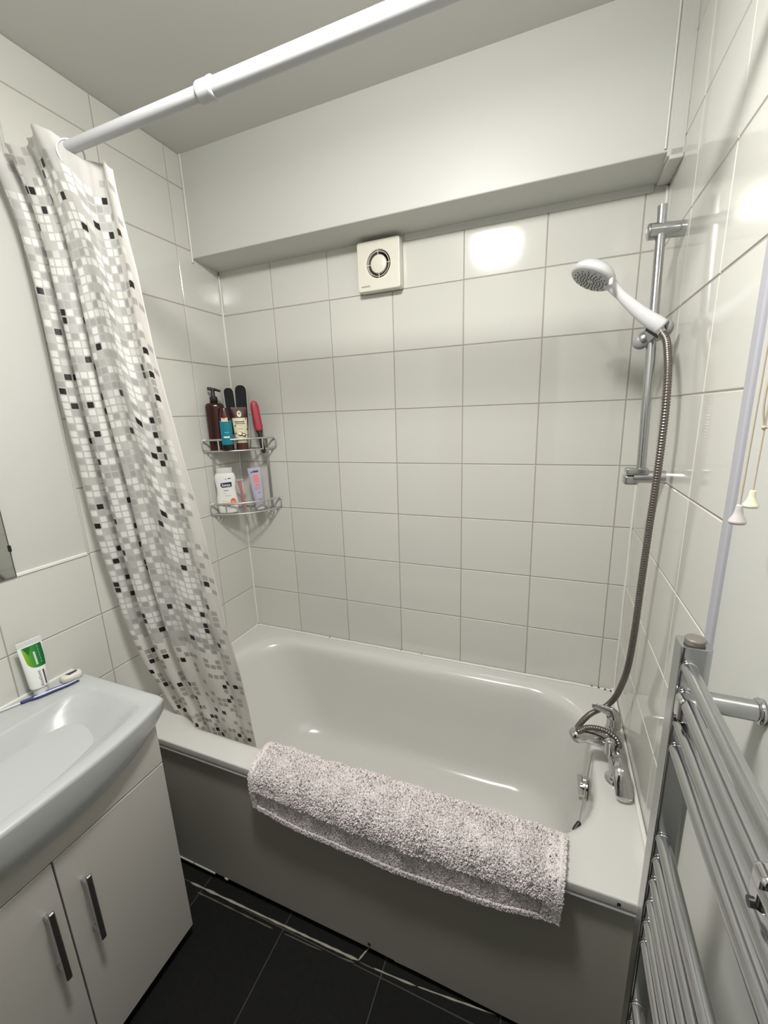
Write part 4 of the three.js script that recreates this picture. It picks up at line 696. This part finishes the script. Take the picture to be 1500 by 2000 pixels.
// ---------------------------------------------------------------- fluffy bath mat over the bath front
{
  const o = thing('bath_mat', 'fluffy pale pinkish-white bath mat folded over the bathtub rim', 'bath mat');
  // profile in (z, y) running from inside the bath over the rim and down the panel
  const prof = new THREE.CatmullRomCurve3([V(0, 0.40, 0.600), V(0, 0.47, 0.608), V(0, 0.53, 0.618), V(0, 0.556, 0.640), V(0, 0.560, 0.675), V(0, 0.558, 0.712), V(0, 0.545, 0.731), V(0, 0.51, 0.735), V(0, 0.47, 0.732), V(0, 0.435, 0.730)], false, 'catmullrom', 0.5);
  const X0 = 0.545, X1 = 1.372;
  const at = (u, s, off = 0) => {
    const q = prof.getPointAt(s), t = prof.getTangentAt(s), n = V(0, -t.z, t.y); if (n.y < 0 && s > 0.25 && s < 0.6) n.negate(); // outward: up / to the room
    const nn = V(0, t.z, -t.y);
    const wv = 0.006 * noise.noise(u * 5, s * 3, 4.4) + 0.003 * noise.noise(u * 14, s * 6, 1.4);
    const drop = s > 0.62 ? (s - 0.62) / 0.38 : 0;
    const sag = -0.034 * Math.sin(Math.PI * Math.min(1, u * 1.05)) * drop + 0.012 * noise.noise(u * 3.3, 1, 7) * drop;
    const ex = (u - 0.5) * 0.012 * Math.sin(s * 5);
    return V(X0 + (X1 - X0) * u + ex, q.y + nn.y * (wv * 0.5 + off) + sag, q.z + nn.z * (wv * 0.5 + off));
  };
  // check outward direction on top of the rim: nn must point up where the tangent runs towards the room
  const T = 0.004, nu = 80, nv = 60, pos = [], idx = [];
  for (const off of [T, -T * 0.0]) for (let j = 0; j <= nv; j++) for (let i = 0; i <= nu; i++) { const q = at(i / nu, j / nv, off); pos.push(q.x, q.y, q.z); }
  const S = (nu + 1) * (nv + 1), id = (i, j, k) => k * S + j * (nu + 1) + i;
  for (let j = 0; j < nv; j++) for (let i = 0; i < nu; i++) { idx.push(id(i, j, 0), id(i, j + 1, 0), id(i + 1, j, 0), id(i + 1, j, 0), id(i, j + 1, 0), id(i + 1, j + 1, 0)); idx.push(id(i, j, 1), id(i + 1, j, 1), id(i, j + 1, 1), id(i + 1, j, 1), id(i + 1, j + 1, 1), id(i, j + 1, 1)); }
  const edge = (a, b, c, d) => idx.push(a, b, c, b, d, c);
  for (let j = 0; j < nv; j++) { edge(id(0, j, 0), id(0, j, 1), id(0, j + 1, 0), id(0, j + 1, 1)); edge(id(nu, j, 0), id(nu, j + 1, 0), id(nu, j, 1), id(nu, j + 1, 1)); }
  for (let i = 0; i < nu; i++) { edge(id(i, nv, 0), id(i, nv, 1), id(i + 1, nv, 0), id(i + 1, nv, 1)); edge(id(i, 0, 0), id(i + 1, 0, 0), id(i, 0, 1), id(i + 1, 0, 1)); }
  const g = new THREE.BufferGeometry(); g.setAttribute('position', new THREE.Float32BufferAttribute(pos, 3)); g.setIndex(idx); g.computeVertexNormals();
  const matC = std({ color: rgb(0.84, 0.785, 0.78), roughness: 1 });
  part('backing', g, matC, o);
  // hem: rolled edge along the bottom and both sides
  const hemPts = []; for (let s = 0.15; s < 0.98; s += 0.04) hemPts.push(at(0.012, s, 0.006).toArray()); for (let u = 0.012; u <= 0.99; u += 0.03) hemPts.push(at(u, 0.985, 0.005).toArray()); for (let s = 0.98; s > 0.15; s -= 0.04) hemPts.push(at(0.988, s, 0.006).toArray());
  part('hem', tube(hemPts, 0.0062, 260, 8), std({ color: rgb(0.78, 0.74, 0.73), roughness: 1 }), o);
  // pile: curled tufts
  const tuft = new THREE.TubeGeometry(curve([[0, 0, 0], [0.0016, 0.004, 0.0006], [0.0004, 0.0078, -0.0008], [-0.0016, 0.0098, 0.0004]]), 4, 0.00115, 4, false);
  const list = [], mtx = new THREE.Matrix4(), Q = new THREE.Quaternion(), col = new THREE.Color();
  const N = 70000;
  for (let k = 0; k < N; k++) {
    const u = rnd(), s = 0.18 + 0.81 * rnd();
    const side = u > 0.955 || u < 0.02, hem = s > 0.955, band = s > 0.80 && !hem;
    const len = side ? 0.45 : hem ? 0.55 : band ? 0.42 : 1.0 + 0.55 * noise.noise(u * 22, s * 14, 2.5);
    if ((side || band) && rnd() < 0.25) continue;
    const p = at(u, s, hem || side ? 0.008 : 0.0035), p2 = at(u, s, 0.03), n = p2.sub(p).normalize();
    n.add(V(rr(-0.45, 0.45), rr(-0.4, 0.2), rr(-0.4, 0.4))).normalize();
    Q.setFromUnitVectors(V(0, 1, 0), n).multiply(new THREE.Quaternion().setFromAxisAngle(V(0, 1, 0), rnd() * 6.283));
    const wdt = 1.0 + 0.4 * rnd();
    mtx.compose(p, Q, V(wdt, len * (0.68 + 0.34 * rnd()), wdt)); list.push([mtx.clone(), rr(0.93, 1.05)]);
  }
  const im = shade(new THREE.InstancedMesh(tuft, matC, list.length)); im.name = 'pile'; im.userData = { kind: 'stuff' };
  list.forEach(([m, b], i) => { im.setMatrixAt(i, m); im.setColorAt(i, col.setRGB(b, b, b)); });
  o.add(im);
}

scene.traverse(o => { if (o.isMesh) { o.castShadow = true; o.receiveShadow = true; } });
renderer.render(scene, camera);
